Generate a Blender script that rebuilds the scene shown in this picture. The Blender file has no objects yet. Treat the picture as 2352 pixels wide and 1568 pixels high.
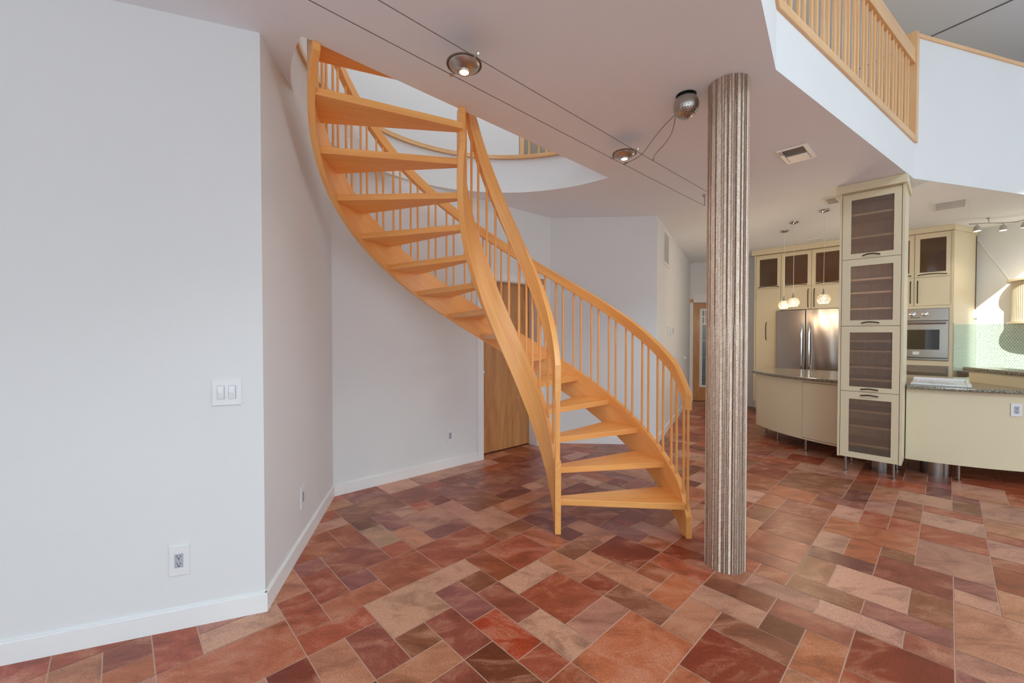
import bpy, bmesh, math, random
from math import sin, cos, pi, radians, hypot, atan2, sqrt
from mathutils import Vector
random.seed(7)
SC = bpy.context.scene
COL = SC.collection
# ------------------------------------------------------------------ frame of the house
PSI = radians(43.4932)                       # the floor tiles and the kitchen run along this axis
PX, PY = cos(PSI), sin(PSI)
HC = 3.0                                     # ceiling under the loft
HU = 5.7                                     # ceiling of the two-storey room
def W2(p, q): return (p*PX - q*PY, p*PY + q*PX)
def W(p, q, z): return (p*PX - q*PY, p*PY + q*PX, z)
def lin(c): return c/12.92 if c <= .04045 else ((c+.055)/1.055)**2.4
def rgb(r, g, b): return (lin(r/255), lin(g/255), lin(b/255), 1)

# ------------------------------------------------------------------ materials
def new_mat(name):
    m = bpy.data.materials.new(name); m.use_nodes = True
    nt = m.node_tree; b = nt.nodes['Principled BSDF']
    return m, nt, b
def nd(nt, t, **kw):
    n = nt.nodes.new(t)
    for k, v in kw.items():
        if k == 'op': n.operation = v
        elif isinstance(k, str) and hasattr(n, k): setattr(n, k, v)
    return n
def ramp(nt, stops):
    r = nt.nodes.new('ShaderNodeValToRGB'); e = r.color_ramp.elements
    while len(e) < len(stops): e.new(.5)
    for i, (p, c) in enumerate(stops): e[i].position = p; e[i].color = c
    return r
def math_(nt, op, a, b=None, c=None):
    n = nt.nodes.new('ShaderNodeMath'); n.operation = op
    for i, v in enumerate((a, b, c)):
        if v is None: continue
        if isinstance(v, (int, float)): n.inputs[i].default_value = v
        else: nt.links.new(v, n.inputs[i])
    return n.outputs[0]
def plain(name, col, rough=.5, metal=0., spec=.5, coat=0., bump=0., bscale=200., var=0., vscale=3.):
    m, nt, b = new_mat(name)
    b.inputs['Base Color'].default_value = col
    b.inputs['Roughness'].default_value = rough
    b.inputs['Metallic'].default_value = metal
    b.inputs['Specular IOR Level'].default_value = spec
    b.inputs['Coat Weight'].default_value = coat
    tc = nd(nt, 'ShaderNodeTexCoord')
    if var:
        n = nd(nt, 'ShaderNodeTexNoise'); n.inputs['Scale'].default_value = vscale; n.inputs['Detail'].default_value = 4
        nt.links.new(tc.outputs['Object'], n.inputs['Vector'])
        r = ramp(nt, [(.3, tuple(c*(1-var) for c in col[:3])+(1,)), (.7, tuple(min(1, c*(1+var)) for c in col[:3])+(1,))])
        nt.links.new(n.outputs['Fac'], r.inputs['Fac']); nt.links.new(r.outputs['Color'], b.inputs['Base Color'])
    if bump:
        n = nd(nt, 'ShaderNodeTexNoise'); n.inputs['Scale'].default_value = bscale; n.inputs['Detail'].default_value = 3
        nt.links.new(tc.outputs['Object'], n.inputs['Vector'])
        bp = nd(nt, 'ShaderNodeBump'); bp.inputs['Strength'].default_value = bump; bp.inputs['Distance'].default_value = .002
        nt.links.new(n.outputs['Fac'], bp.inputs['Height']); nt.links.new(bp.outputs['Normal'], b.inputs['Normal'])
    return m
def emit(name, col, strength):
    m, nt, b = new_mat(name)
    b.inputs['Base Color'].default_value = (0, 0, 0, 1)
    b.inputs['Emission Color'].default_value = col; b.inputs['Emission Strength'].default_value = strength
    return m
def wood(name, c1, c2, rough=.33, coat=.15, sx=1.6, sy=28., figure=.0):
    m, nt, b = new_mat(name)
    uv = nd(nt, 'ShaderNodeUVMap'); uv.uv_map = 'UVMap'
    mp = nd(nt, 'ShaderNodeMapping'); mp.inputs['Scale'].default_value = (sx, sy, 1)
    nt.links.new(uv.outputs['UV'], mp.inputs['Vector'])
    n1 = nd(nt, 'ShaderNodeTexNoise'); n1.inputs['Scale'].default_value = 1.; n1.inputs['Detail'].default_value = 6; n1.inputs['Roughness'].default_value = .6
    n1.inputs['Distortion'].default_value = .6
    nt.links.new(mp.outputs['Vector'], n1.inputs['Vector'])
    mp2 = nd(nt, 'ShaderNodeMapping'); mp2.inputs['Scale'].default_value = (1.1, 5., 1)
    nt.links.new(uv.outputs['UV'], mp2.inputs['Vector'])
    n2 = nd(nt, 'ShaderNodeTexNoise'); n2.inputs['Scale'].default_value = 1.; n2.inputs['Detail'].default_value = 3; n2.inputs['Distortion'].default_value = figure*3
    nt.links.new(mp2.outputs['Vector'], n2.inputs['Vector'])
    s = math_(nt, 'ADD', math_(nt, 'MULTIPLY', n1.outputs['Fac'], .55), math_(nt, 'MULTIPLY', n2.outputs['Fac'], .45))
    r = ramp(nt, [(.34, c2), (.66, c1)])
    nt.links.new(s, r.inputs['Fac']); nt.links.new(r.outputs['Color'], b.inputs['Base Color'])
    b.inputs['Roughness'].default_value = rough; b.inputs['Coat Weight'].default_value = coat; b.inputs['Coat Roughness'].default_value = .2
    return m
def glass_pane(name, tint, gloss=.12, rough=.12, ribs=0., body=None, bodyfac=0.):
    """Thin pane: clear tint + reflection, with vertical reeds when ribs > 0 (ribs per metre along UV x)."""
    m, nt, b = new_mat(name)
    out = nt.nodes['Material Output']
    tr = nd(nt, 'ShaderNodeBsdfTransparent'); tr.inputs['Color'].default_value = tint
    gl = nd(nt, 'ShaderNodeBsdfGlossy'); gl.inputs['Roughness'].default_value = rough; gl.inputs['Color'].default_value = (.9, .95, 1, 1)
    mx = nd(nt, 'ShaderNodeMixShader')
    fr = nd(nt, 'ShaderNodeFresnel'); fr.inputs['IOR'].default_value = 1.5
    nt.links.new(math_(nt, 'ADD', fr.outputs['Fac'], gloss), mx.inputs['Fac'])
    top = tr
    if body:
        df = nd(nt, 'ShaderNodeBsdfDiffuse'); df.inputs['Color'].default_value = body
        m2 = nd(nt, 'ShaderNodeMixShader'); m2.inputs['Fac'].default_value = bodyfac
        nt.links.new(tr.outputs[0], m2.inputs[1]); nt.links.new(df.outputs[0], m2.inputs[2]); top = m2
    nt.links.new(top.outputs[0], mx.inputs[1]); nt.links.new(gl.outputs[0], mx.inputs[2])
    nt.links.new(mx.outputs[0], out.inputs['Surface'])
    if ribs:
        uv = nd(nt, 'ShaderNodeUVMap'); uv.uv_map = 'UVMap'
        sp = nd(nt, 'ShaderNodeSeparateXYZ'); nt.links.new(uv.outputs['UV'], sp.inputs[0])
        s = math_(nt, 'SINE', math_(nt, 'MULTIPLY', sp.outputs['X'], ribs*2*pi))
        bp = nd(nt, 'ShaderNodeBump'); bp.inputs['Strength'].default_value = .9; bp.inputs['Distance'].default_value = .003
        nt.links.new(s, bp.inputs['Height']); nt.links.new(bp.outputs['Normal'], gl.inputs['Normal'])
        t2 = math_(nt, 'MULTIPLY_ADD', s, .06, .94)
        cm = nd(nt, 'ShaderNodeMix'); cm.data_type = 'RGBA'; cm.inputs['A'].default_value = (0, 0, 0, 1); cm.inputs['B'].default_value = tint
        nt.links.new(t2, cm.inputs['Factor']); nt.links.new(cm.outputs['Result'], tr.inputs['Color'])
    return m

# ------------------------------------------------------------------ mesh building
class MB:
    def __init__(s): s.v = []; s.f = []; s.uv = []; s.sm = []
    def quad(s, pts, uv=None, smooth=False):
        i = len(s.v); s.v += [tuple(p) for p in pts]; s.f.append(tuple(range(i, i+len(pts))))
        s.uv.append(uv or [(0, 0)]*len(pts)); s.sm.append(smooth); return s
    def _auto(s, pts, ax):
        a, b, c = ax
        return [(p[0]*a[0]+p[1]*a[1]+p[2]*a[2], p[0]*b[0]+p[1]*b[1]+p[2]*b[2]+.37*(p[0]*c[0]+p[1]*c[1]+p[2]*c[2])) for p in pts]
    def solid(s, P, faces, ax=None, smooth=False):
        """polyhedron with shared vertices; ax = (grain axis, across, third) for the UVs"""
        i = len(s.v); s.v += [tuple(p) for p in P]
        if ax is None: ax = ((1, 0, 0), (0, 1, 0), (0, 0, 1))
        for f in faces:
            s.f.append(tuple(i+k for k in f)); s.uv.append(s._auto([P[k] for k in f], ax)); s.sm.append(smooth)
        return s
    def hexa(s, b4, t4, ax=None):
        """bottom quad (counter-clockwise from above) and top quad"""
        return s.solid(list(b4)+list(t4), [(3, 2, 1, 0), (4, 5, 6, 7), (0, 1, 5, 4), (1, 2, 6, 5), (2, 3, 7, 6), (3, 0, 4, 7)], ax)
    def box(s, x0, x1, y0, y1, z0, z1, grain='x'):
        X, Y, Z = (1, 0, 0), (0, 1, 0), (0, 0, 1)
        ax = {'x': (X, Y, Z), 'y': (Y, Z, X), 'z': (Z, X, Y)}[grain]
        return s.hexa([(x0, y0, z0), (x1, y0, z0), (x1, y1, z0), (x0, y1, z0)], [(x0, y0, z1), (x1, y0, z1), (x1, y1, z1), (x0, y1, z1)], ax)
    def pbox(s, p0, p1, q0, q1, z0, z1, grain='q'):
        """box aligned with the kitchen axes"""
        A, B, Z = (PX, PY, 0), (-PY, PX, 0), (0, 0, 1)
        ax = {'p': (A, B, Z), 'q': (B, Z, A), 'z': (Z, B, A)}[grain]
        p0, p1 = min(p0, p1), max(p0, p1); q0, q1 = min(q0, q1), max(q0, q1)
        return s.hexa([W(p0, q0, z0), W(p1, q0, z0), W(p1, q1, z0), W(p0, q1, z0)], [W(p0, q0, z1), W(p1, q0, z1), W(p1, q1, z1), W(p0, q1, z1)], ax)
    def wbox(s, a, b, t0, t1, z0, z1, s0=0., s1=None, grain='s'):
        """box along the plan line a->b, offsets t0..t1 to its left, from s0 to s1 along it"""
        L = hypot(b[0]-a[0], b[1]-a[1]); u = ((b[0]-a[0])/L, (b[1]-a[1])/L); n = (-u[1], u[0])
        if s1 is None: s1 = L
        t0, t1 = min(t0, t1), max(t0, t1)
        g = lambda q, t, z: (a[0]+u[0]*q+n[0]*t, a[1]+u[1]*q+n[1]*t, z)
        A, B, Z = (u[0], u[1], 0), (n[0], n[1], 0), (0, 0, 1)
        ax = {'s': (A, Z, B), 'z': (Z, A, B)}[grain]
        return s.hexa([g(s0, t0, z0), g(s1, t0, z0), g(s1, t1, z0), g(s0, t1, z0)], [g(s0, t0, z1), g(s1, t0, z1), g(s1, t1, z1), g(s0, t1, z1)], ax)
    def prism(s, poly, z0, z1, ax=None, smooth=False):
        n = len(poly); area = sum(poly[i][0]*poly[(i+1) % n][1]-poly[(i+1) % n][0]*poly[i][1] for i in range(n))
        if area < 0: poly = poly[::-1]
        P = [(x, y, z0) for x, y in poly]+[(x, y, z1) for x, y in poly]
        s.solid(P, [tuple(range(n-1, -1, -1)), tuple(range(n, 2*n))], ax)
        i = len(s.v)-2*n; d = 0
        for k in range(n):
            l = (k+1) % n; e = hypot(poly[l][0]-poly[k][0], poly[l][1]-poly[k][1])
            s.f.append((i+k, i+l, i+n+l, i+n+k)); s.uv.append([(d, z0), (d+e, z0), (d+e, z1), (d, z1)]); s.sm.append(smooth); d += e
        return s
    def loft(s, secs, closed_ends=True, smooth=False, lens=None):
        """secs: list of equal-size closed sections (loops of 3-D points); UV u runs along the loft"""
        n = len(secs[0]); i0 = len(s.v); u = 0; us = []
        for k, sec in enumerate(secs):
            if k: u += (Vector(sec[0])-Vector(secs[k-1][0])).length
            us.append(u); s.v += [tuple(p) for p in sec]
        per = [0]
        for j in range(n): per.append(per[-1]+(Vector(secs[0][(j+1) % n])-Vector(secs[0][j])).length)
        for k in range(len(secs)-1):
            for j in range(n):
                l = (j+1) % n; a = i0+k*n
                s.f.append((a+j, a+l, a+n+l, a+n+j)); s.sm.append(smooth)
                s.uv.append([(us[k], per[j]), (us[k], per[j+1]), (us[k+1], per[j+1]), (us[k+1], per[j])])
        if closed_ends:
            s.f.append(tuple(i0+j for j in range(n-1, -1, -1))); s.uv.append([(0, per[j]) for j in range(n-1, -1, -1)]); s.sm.append(False)
            b = i0+(len(secs)-1)*n
            s.f.append(tuple(b+j for j in range(n))); s.uv.append([(0, per[j]) for j in range(n)]); s.sm.append(False)
        return s
    def tube(s, pts, r, n=10, caps=True, rs=None):
        pts = [Vector(p) for p in pts]; secs = []
        ov = (pts[-1]-pts[0]).normalized()
        up = Vector((1, .3, 0)).normalized() if abs(ov.z) > .8 else Vector((0, 0, 1))
        for k, p in enumerate(pts):
            t = (pts[min(k+1, len(pts)-1)]-pts[max(k-1, 0)]).normalized()
            a = t.cross(up)
            if a.length < 1e-3: a = t.cross(Vector((0, 1, 0)))
            a.normalize(); b = t.cross(a).normalized(); rr = rs[k] if rs else r
            secs.append([p+a*(rr*cos(2*pi*j/n))+b*(rr*sin(2*pi*j/n)) for j in range(n)])
        return s.loft(secs, caps, True)
    def lathe(s, prof, c=(0, 0, 0), n=32, axis=(0, 0, 1)):
        """prof: list of (r, h) along the axis"""
        ax = Vector(axis).normalized(); a = ax.orthogonal().normalized(); b = ax.cross(a); c = Vector(c)
        secs = [[c+ax*h+a*(r*cos(2*pi*j/n))+b*(r*sin(2*pi*j/n)) for j in range(n)] for r, h in prof]
        return s.loft(secs, True, True)
    def ribbon(s, cx, cy, r0, r1, phis, zlo, zhi):
        """helical board between radii r0 < r1"""
        secs = []
        for ph in phis:
            c, d = cos(ph), sin(ph)
            secs.append([(cx+r0*c, cy+r0*d, zlo(ph)), (cx+r1*c, cy+r1*d, zlo(ph)), (cx+r1*c, cy+r1*d, zhi(ph)), (cx+r0*c, cy+r0*d, zhi(ph))])
        return s.loft(secs)

def wloc(o):
    v = Vector((0, 0, 0))
    while o is not None: v += o.location; o = o.parent
    return v
def mk(name, mb, mat, parent=None, local=False, bevel=0., auto=False):
    me = bpy.data.meshes.new(name)
    off = Vector((0, 0, 0)) if (local or parent is None) else wloc(parent)
    me.from_pydata([tuple(Vector(p)-off) for p in mb.v], [], mb.f)
    ul = me.uv_layers.new(name='UVMap'); k = 0
    flat = []
    for f in mb.uv:
        for u in f: flat += [u[0], u[1]]
    ul.data.foreach_set('uv', flat)
    me.polygons.foreach_set('use_smooth', mb.sm)
    me.materials.append(mat)
    bm = bmesh.new(); bm.from_mesh(me)
    bmesh.ops.recalc_face_normals(bm, faces=bm.faces)
    bm.to_mesh(me); bm.free()
    me.update()
    o = bpy.data.objects.new(name, me); COL.objects.link(o)
    if parent is not None: o.parent = parent
    if bevel:
        b = o.modifiers.new('bevel', 'BEVEL'); b.width = bevel; b.segments = 2; b.limit_method = 'ANGLE'; b.angle_limit = radians(40)
    if any(mb.sm) and hasattr(me, 'set_sharp_from_angle'): me.set_sharp_from_angle(angle=radians(35))
    return o
def tag(o, label, cat, group=None):
    o['label'] = label; o['category'] = cat
    if group: o['group'] = group
    return o
def thing(name, loc, label, cat, group=None, rz=0.):
    o = bpy.data.objects.new(name, None); COL.objects.link(o); o.location = loc; o.rotation_euler = (0, 0, rz)
    o.empty_display_size = .1
    return tag(o, label, cat, group)
def struct(o): o['kind'] = 'structure'; return o
def dup(root, loc, rz=None, label=None):
    r = root.copy(); COL.objects.link(r); r.location = loc
    if rz is not None: r.rotation_euler = (0, 0, rz)
    if label: r['label'] = label
    for ch in list(root.children):
        c = ch.copy(); COL.objects.link(c); c.parent = r
        for g in list(ch.children):
            d = g.copy(); COL.objects.link(d); d.parent = c
    return r
# ------------------------------------------------------------------ material library
M = {}
M['wall'] = plain('white_wall_paint', (.75, .768, .788, 1), .62, spec=.3, bump=.10, bscale=260, var=.012, vscale=1.5)
M['ceil'] = plain('white_ceiling_paint', (.85, .905, .96, 1), .8, spec=.2, bump=.06, bscale=200, var=.012, vscale=1.2)
M['trim'] = plain('white_trim_paint', (.82, .83, .845, 1), .4, spec=.4)
M['upper'] = plain('grey_loft_ceiling', (.80, .88, .97, 1), .8)
M['maple'] = wood('stair_maple', rgb(248, 188, 114), rgb(233, 157, 82), figure=.3)
M['maple_pale'] = wood('rail_maple', rgb(232, 190, 140), rgb(214, 165, 112))
M['door'] = wood('door_veneer', rgb(205, 150, 95), rgb(170, 112, 62), rough=.42, sx=.9, sy=11, figure=1.)
M['shelfwood'] = wood('shelf_maple', rgb(246, 205, 160), rgb(228, 180, 134))
M['cream'] = plain('cream_lacquer', rgb(223, 211, 181), .36, spec=.45, coat=.1, var=.01)
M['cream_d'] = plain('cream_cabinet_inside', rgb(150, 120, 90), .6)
M['gap'] = plain('cabinet_shadow_gap', rgb(120, 104, 62), .7)
M['steel'] = plain('brushed_steel', (.37, .34, .315, 1), .24, 1.)
M['steel_d'] = plain('dark_steel', (.30, .28, .26, 1), .3, 1.)
M['chrome'] = plain('polished_chrome', (.78, .78, .78, 1), .12, 1.)
M['nickel'] = plain('satin_nickel', (.50, .49, .46, 1), .32, 1.)
M['bronze'] = plain('bronze_pull', rgb(52, 44, 34), .4, .6)
M['black'] = plain('black_gap', (.012, .011, .010, 1), .5)
M['cable'] = plain('grey_cable', rgb(105, 88, 80), .5, .4)
M['plastic'] = plain('white_plate_plastic', (.78, .79, .82, 1), .35)
M['plastic_g'] = plain('grey_receptacle_plastic', rgb(176, 178, 188), .4)
M['slot'] = plain('receptacle_slot', (.02, .02, .022, 1), .6)
M['enamel'] = plain('white_sink_enamel', (.82, .83, .87, 1), .18, spec=.6, coat=.4)
M['grille'] = plain('vent_grille_grey', rgb(120, 112, 106), .5)
M['pane_dark'] = glass_pane('smoked_glass', (.85, .76, .66, 1), .01, .05, 0, rgb(110, 80, 56), .22)
M['reed'] = glass_pane('reeded_glass', (1., .985, .965, 1), -.015, .25, 95., rgb(205, 184, 168), .13)
M['oven_glass'] = plain('oven_black_glass', (.012, .010, .008, 1), .06, spec=.8, coat=1.)
M['lead_glass'] = glass_pane('leaded_glass', (.55, .64, .72, 1), .03, .35, 0, rgb(120, 140, 160), .35)
M['bulb'] = emit('lamp_bulb', (1., .86, .66, 1), 22.)
M['pend'] = emit('pendant_bulb', (1., .82, .58, 1), 24.)
M['sky'] = emit('daylit_window_pane', (.80, .945, 1., 1), 3.2)
M['sky_w'] = emit('added_low_pane', (.80, .945, 1., 1), 6.5)
M['sky_r'] = emit('added_roof_pane', (.80, .945, 1., 1), 30.0)
M['sky_r2'] = emit('added_roof_pane_east', (.80, .945, 1., 1), 7.0)
M['sky_s'] = emit('added_stair_pane', (.80, .92, 1., 1), 6.5)  # added glow overhead that lifts the stairwell drum and the loft wall
M['sky_e'] = emit('daylit_east_pane', (.80, .945, 1., 1), 7.0)

def stone():
    m, nt, b = new_mat('speckled_grey_granite')
    tc = nd(nt, 'ShaderNodeTexCoord')
    v = nd(nt, 'ShaderNodeTexVoronoi'); v.inputs['Scale'].default_value = 190.
    n = nd(nt, 'ShaderNodeTexNoise'); n.inputs['Scale'].default_value = 140.; n.inputs['Detail'].default_value = 4
    nt.links.new(tc.outputs['Object'], v.inputs['Vector']); nt.links.new(tc.outputs['Object'], n.inputs['Vector'])
    sp = nd(nt, 'ShaderNodeSeparateColor'); nt.links.new(v.outputs['Color'], sp.inputs[0])
    s = math_(nt, 'ADD', math_(nt, 'MULTIPLY', sp.outputs[0], .6), math_(nt, 'MULTIPLY', n.outputs['Fac'], .4))
    r = ramp(nt, [(.25, rgb(70, 64, 52)), (.5, rgb(122, 114, 98)), (.78, rgb(176, 168, 150))])
    nt.links.new(s, r.inputs['Fac']); nt.links.new(r.outputs['Color'], b.inputs['Base Color'])
    b.inputs['Roughness'].default_value = .12
    return m
M['stone'] = stone()

def stick_mosaic():
    """vertical stone sticks round the column; UV x = metres round it, y = height"""
    m, nt, b = new_mat('stone_stick_mosaic')
    uv = nd(nt, 'ShaderNodeUVMap'); uv.uv_map = 'UVMap'
    sp = nd(nt, 'ShaderNodeSeparateXYZ'); nt.links.new(uv.outputs['UV'], sp.inputs[0])
    cw, ln = .0078, .042
    xc = math_(nt, 'DIVIDE', sp.outputs['X'], cw); ci = math_(nt, 'FLOOR', xc); cf = math_(nt, 'FRACT', xc)
    wn = nd(nt, 'ShaderNodeTexWhiteNoise'); wn.noise_dimensions = '1D'; nt.links.new(ci, wn.inputs['W'])
    yc = math_(nt, 'ADD', math_(nt, 'DIVIDE', sp.outputs['Y'], ln), math_(nt, 'MULTIPLY', wn.outputs['Value'], 9.))
    ri = math_(nt, 'FLOOR', yc); rf = math_(nt, 'FRACT', yc)
    cb = nd(nt, 'ShaderNodeCombineXYZ'); nt.links.new(ci, cb.inputs[0]); nt.links.new(ri, cb.inputs[1])
    w2 = nd(nt, 'ShaderNodeTexWhiteNoise'); w2.noise_dimensions = '3D'; nt.links.new(cb.outputs[0], w2.inputs['Vector'])
    r = ramp(nt, [(0., rgb(222, 200, 180)), (.35, rgb(233, 213, 194)), (.7, rgb(240, 222, 205)), (1., rgb(246, 232, 216))])
    nt.links.new(w2.outputs['Value'], r.inputs['Fac'])
    gx = math_(nt, 'LESS_THAN', math_(nt, 'ABSOLUTE', math_(nt, 'SUBTRACT', cf, .5)), .37)
    gy = math_(nt, 'LESS_THAN', math_(nt, 'ABSOLUTE', math_(nt, 'SUBTRACT', rf, .5)), .475)
    g = math_(nt, 'MULTIPLY', gx, gy)
    mx = nd(nt, 'ShaderNodeMix'); mx.data_type = 'RGBA'; mx.inputs['A'].default_value = rgb(166, 142, 120)
    nt.links.new(g, mx.inputs['Factor']); nt.links.new(r.outputs['Color'], mx.inputs['B'])
    nt.links.new(mx.outputs['Result'], b.inputs['Base Color'])
    b.inputs['Roughness'].default_value = .6
    return m
M['mosaic'] = stick_mosaic()

def penny():
    """round green glass mosaic in a hexagonal lattice; UV in metres"""
    m, nt, b = new_mat('green_penny_tile')
    uv = nd(nt, 'ShaderNodeUVMap'); uv.uv_map = 'UVMap'
    sp = nd(nt, 'ShaderNodeSeparateXYZ'); nt.links.new(uv.outputs['UV'], sp.inputs[0])
    d = .030
    def lattice(ox, oy):
        fx = math_(nt, 'SUBTRACT', math_(nt, 'FRACT', math_(nt, 'ADD', math_(nt, 'DIVIDE', sp.outputs['X'], d), ox)), .5)
        fy = math_(nt, 'MULTIPLY', math_(nt, 'SUBTRACT', math_(nt, 'FRACT', math_(nt, 'ADD', math_(nt, 'DIVIDE', sp.outputs['Y'], d*1.732), oy)), .5), 1.732)
        return math_(nt, 'SQRT', math_(nt, 'ADD', math_(nt, 'MULTIPLY', fx, fx), math_(nt, 'MULTIPLY', fy, fy)))
    k = math_(nt, 'MINIMUM', lattice(0, 0), lattice(.5, .5))
    g = math_(nt, 'LESS_THAN', k, .435)
    n = nd(nt, 'ShaderNodeTexNoise'); n.inputs['Scale'].default_value = 30.; nt.links.new(uv.outputs['UV'], n.inputs['Vector'])
    r = ramp(nt, [(.3, rgb(138, 164, 146)), (.7, rgb(170, 190, 174))]); nt.links.new(n.outputs['Fac'], r.inputs['Fac'])
    mx = nd(nt, 'ShaderNodeMix'); mx.data_type = 'RGBA'; mx.inputs['A'].default_value = rgb(222, 226, 220)
    nt.links.new(g, mx.inputs['Factor']); nt.links.new(r.outputs['Color'], mx.inputs['B'])
    nt.links.new(mx.outputs['Result'], b.inputs['Base Color'])
    b.inputs['Roughness'].default_value = .2
    return m
M['penny'] = penny()

def tile_mat():
    """glazed floor tile: own colour of each tile (attribute) with cloudy mottling"""
    m, nt, b = new_mat('terracotta_floor_tile')
    at = nd(nt, 'ShaderNodeAttribute'); at.attribute_name = 'tile_colour'
    sd = nd(nt, 'ShaderNodeAttribute'); sd.attribute_name = 'tile_seed'
    tc = nd(nt, 'ShaderNodeTexCoord')
    ad = nd(nt, 'ShaderNodeVectorMath'); ad.operation = 'ADD'
    nt.links.new(tc.outputs['Object'], ad.inputs[0]); nt.links.new(sd.outputs['Vector'], ad.inputs[1])
    n1 = nd(nt, 'ShaderNodeTexNoise'); n1.inputs['Scale'].default_value = 3.4; n1.inputs['Detail'].default_value = 6; n1.inputs['Roughness'].default_value = .66; n1.inputs['Distortion'].default_value = .9
    mpn = nd(nt, 'ShaderNodeMapping'); mpn.inputs['Rotation'].default_value = (0, 0, -PSI); mpn.inputs['Scale'].default_value = (1., 1.9, 1.)
    nt.links.new(ad.outputs[0], mpn.inputs['Vector']); nt.links.new(mpn.outputs['Vector'], n1.inputs['Vector'])
    n2 = nd(nt, 'ShaderNodeTexNoise'); n2.inputs['Scale'].default_value = 150.; n2.inputs['Detail'].default_value = 3
    nt.links.new(ad.outputs[0], n2.inputs['Vector'])
    v = nd(nt, 'ShaderNodeTexVoronoi'); v.inputs['Scale'].default_value = 62.; nt.links.new(ad.outputs[0], v.inputs['Vector'])
    # cloudy shift towards pale pink-tan or towards dark
    pale = nd(nt, 'ShaderNodeMix'); pale.data_type = 'RGBA'; pale.inputs['B'].default_value = rgb(204, 150, 122)
    f1 = nd(nt, 'ShaderNodeMapRange'); f1.inputs['From Min'].default_value = .50; f1.inputs['From Max'].default_value = .70; f1.inputs['To Max'].default_value = .60
    nt.links.new(n1.outputs['Fac'], f1.inputs['Value']); nt.links.new(f1.outputs['Result'], pale.inputs['Factor']); nt.links.new(at.outputs['Color'], pale.inputs['A'])
    dk = nd(nt, 'ShaderNodeMix'); dk.data_type = 'RGBA'; dk.inputs['B'].default_value = rgb(86, 34, 18)
    f2 = nd(nt, 'ShaderNodeMapRange'); f2.inputs['From Min'].default_value = .50; f2.inputs['From Max'].default_value = .30; f2.inputs['To Max'].default_value = .60
    nt.links.new(n1.outputs['Fac'], f2.inputs['Value']); nt.links.new(f2.outputs['Result'], dk.inputs['Factor']); nt.links.new(pale.outputs['Result'], dk.inputs['A'])
    fine = nd(nt, 'ShaderNodeMapRange'); fine.inputs['From Min'].default_value = .3; fine.inputs['From Max'].default_value = .7; fine.inputs['To Min'].default_value = .74; fine.inputs['To Max'].default_value = 1.24
    nt.links.new(n2.outputs['Fac'], fine.inputs['Value'])
    mu = nd(nt, 'ShaderNodeVectorMath'); mu.operation = 'SCALE'; nt.links.new(dk.outputs['Result'], mu.inputs[0]); nt.links.new(fine.outputs['Result'], mu.inputs['Scale'])
    # rare pale flecks
    fl = nd(nt, 'ShaderNodeMix'); fl.data_type = 'RGBA'; fl.inputs['B'].default_value = rgb(214, 178, 150)
    ff = math_(nt, 'MULTIPLY', math_(nt, 'LESS_THAN', v.outputs['Distance'], .11), math_(nt, 'GREATER_THAN', n1.outputs['Fac'], .52))
    nt.links.new(math_(nt, 'MULTIPLY', ff, .55), fl.inputs['Factor']); nt.links.new(mu.outputs[0], fl.inputs['A'])
    nt.links.new(fl.outputs['Result'], b.inputs['Base Color'])
    b.inputs['Roughness'].default_value = .34; b.inputs['Specular IOR Level'].default_value = .5
    bp = nd(nt, 'ShaderNodeBump'); bp.inputs['Strength'].default_value = .12; bp.inputs['Distance'].default_value = .003
    nt.links.new(n2.outputs['Fac'], bp.inputs['Height']); nt.links.new(bp.outputs['Normal'], b.inputs['Normal'])
    return m
M['tile'] = tile_mat()
M['grout'] = plain('pinkish_tan_grout', rgb(206, 166, 146), .8)
# ------------------------------------------------------------------ plan of the walls (metres, camera at the origin)
A0 = (-4.6, .92); AB = (-1.297, 2.158); BC = (-1.605, 3.70); CD = (.51, 5.545); DE = (1.90, 5.445); EF = (3.87, 9.02); F1 = (6.2, 8.46)
S0 = (-.27, .10); S1 = (1.545, 2.454); S2 = (3.99, 4.145); S3 = (10.0, 5.846)       # edge of the loft
OC = (-.071, 3.151); OR = 1.41                                                       # half-round stair opening
KC = W2(9.22, -.265); KD = W2(9.22-.42*4, -.265-.907*4); KA = W2(8.50, -.0137)         # kitchen: inner corner, hood wall, cabinet side
X0, X1, Y0, Y1 = -4.6, 10.0, -3.8, 10.0

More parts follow.
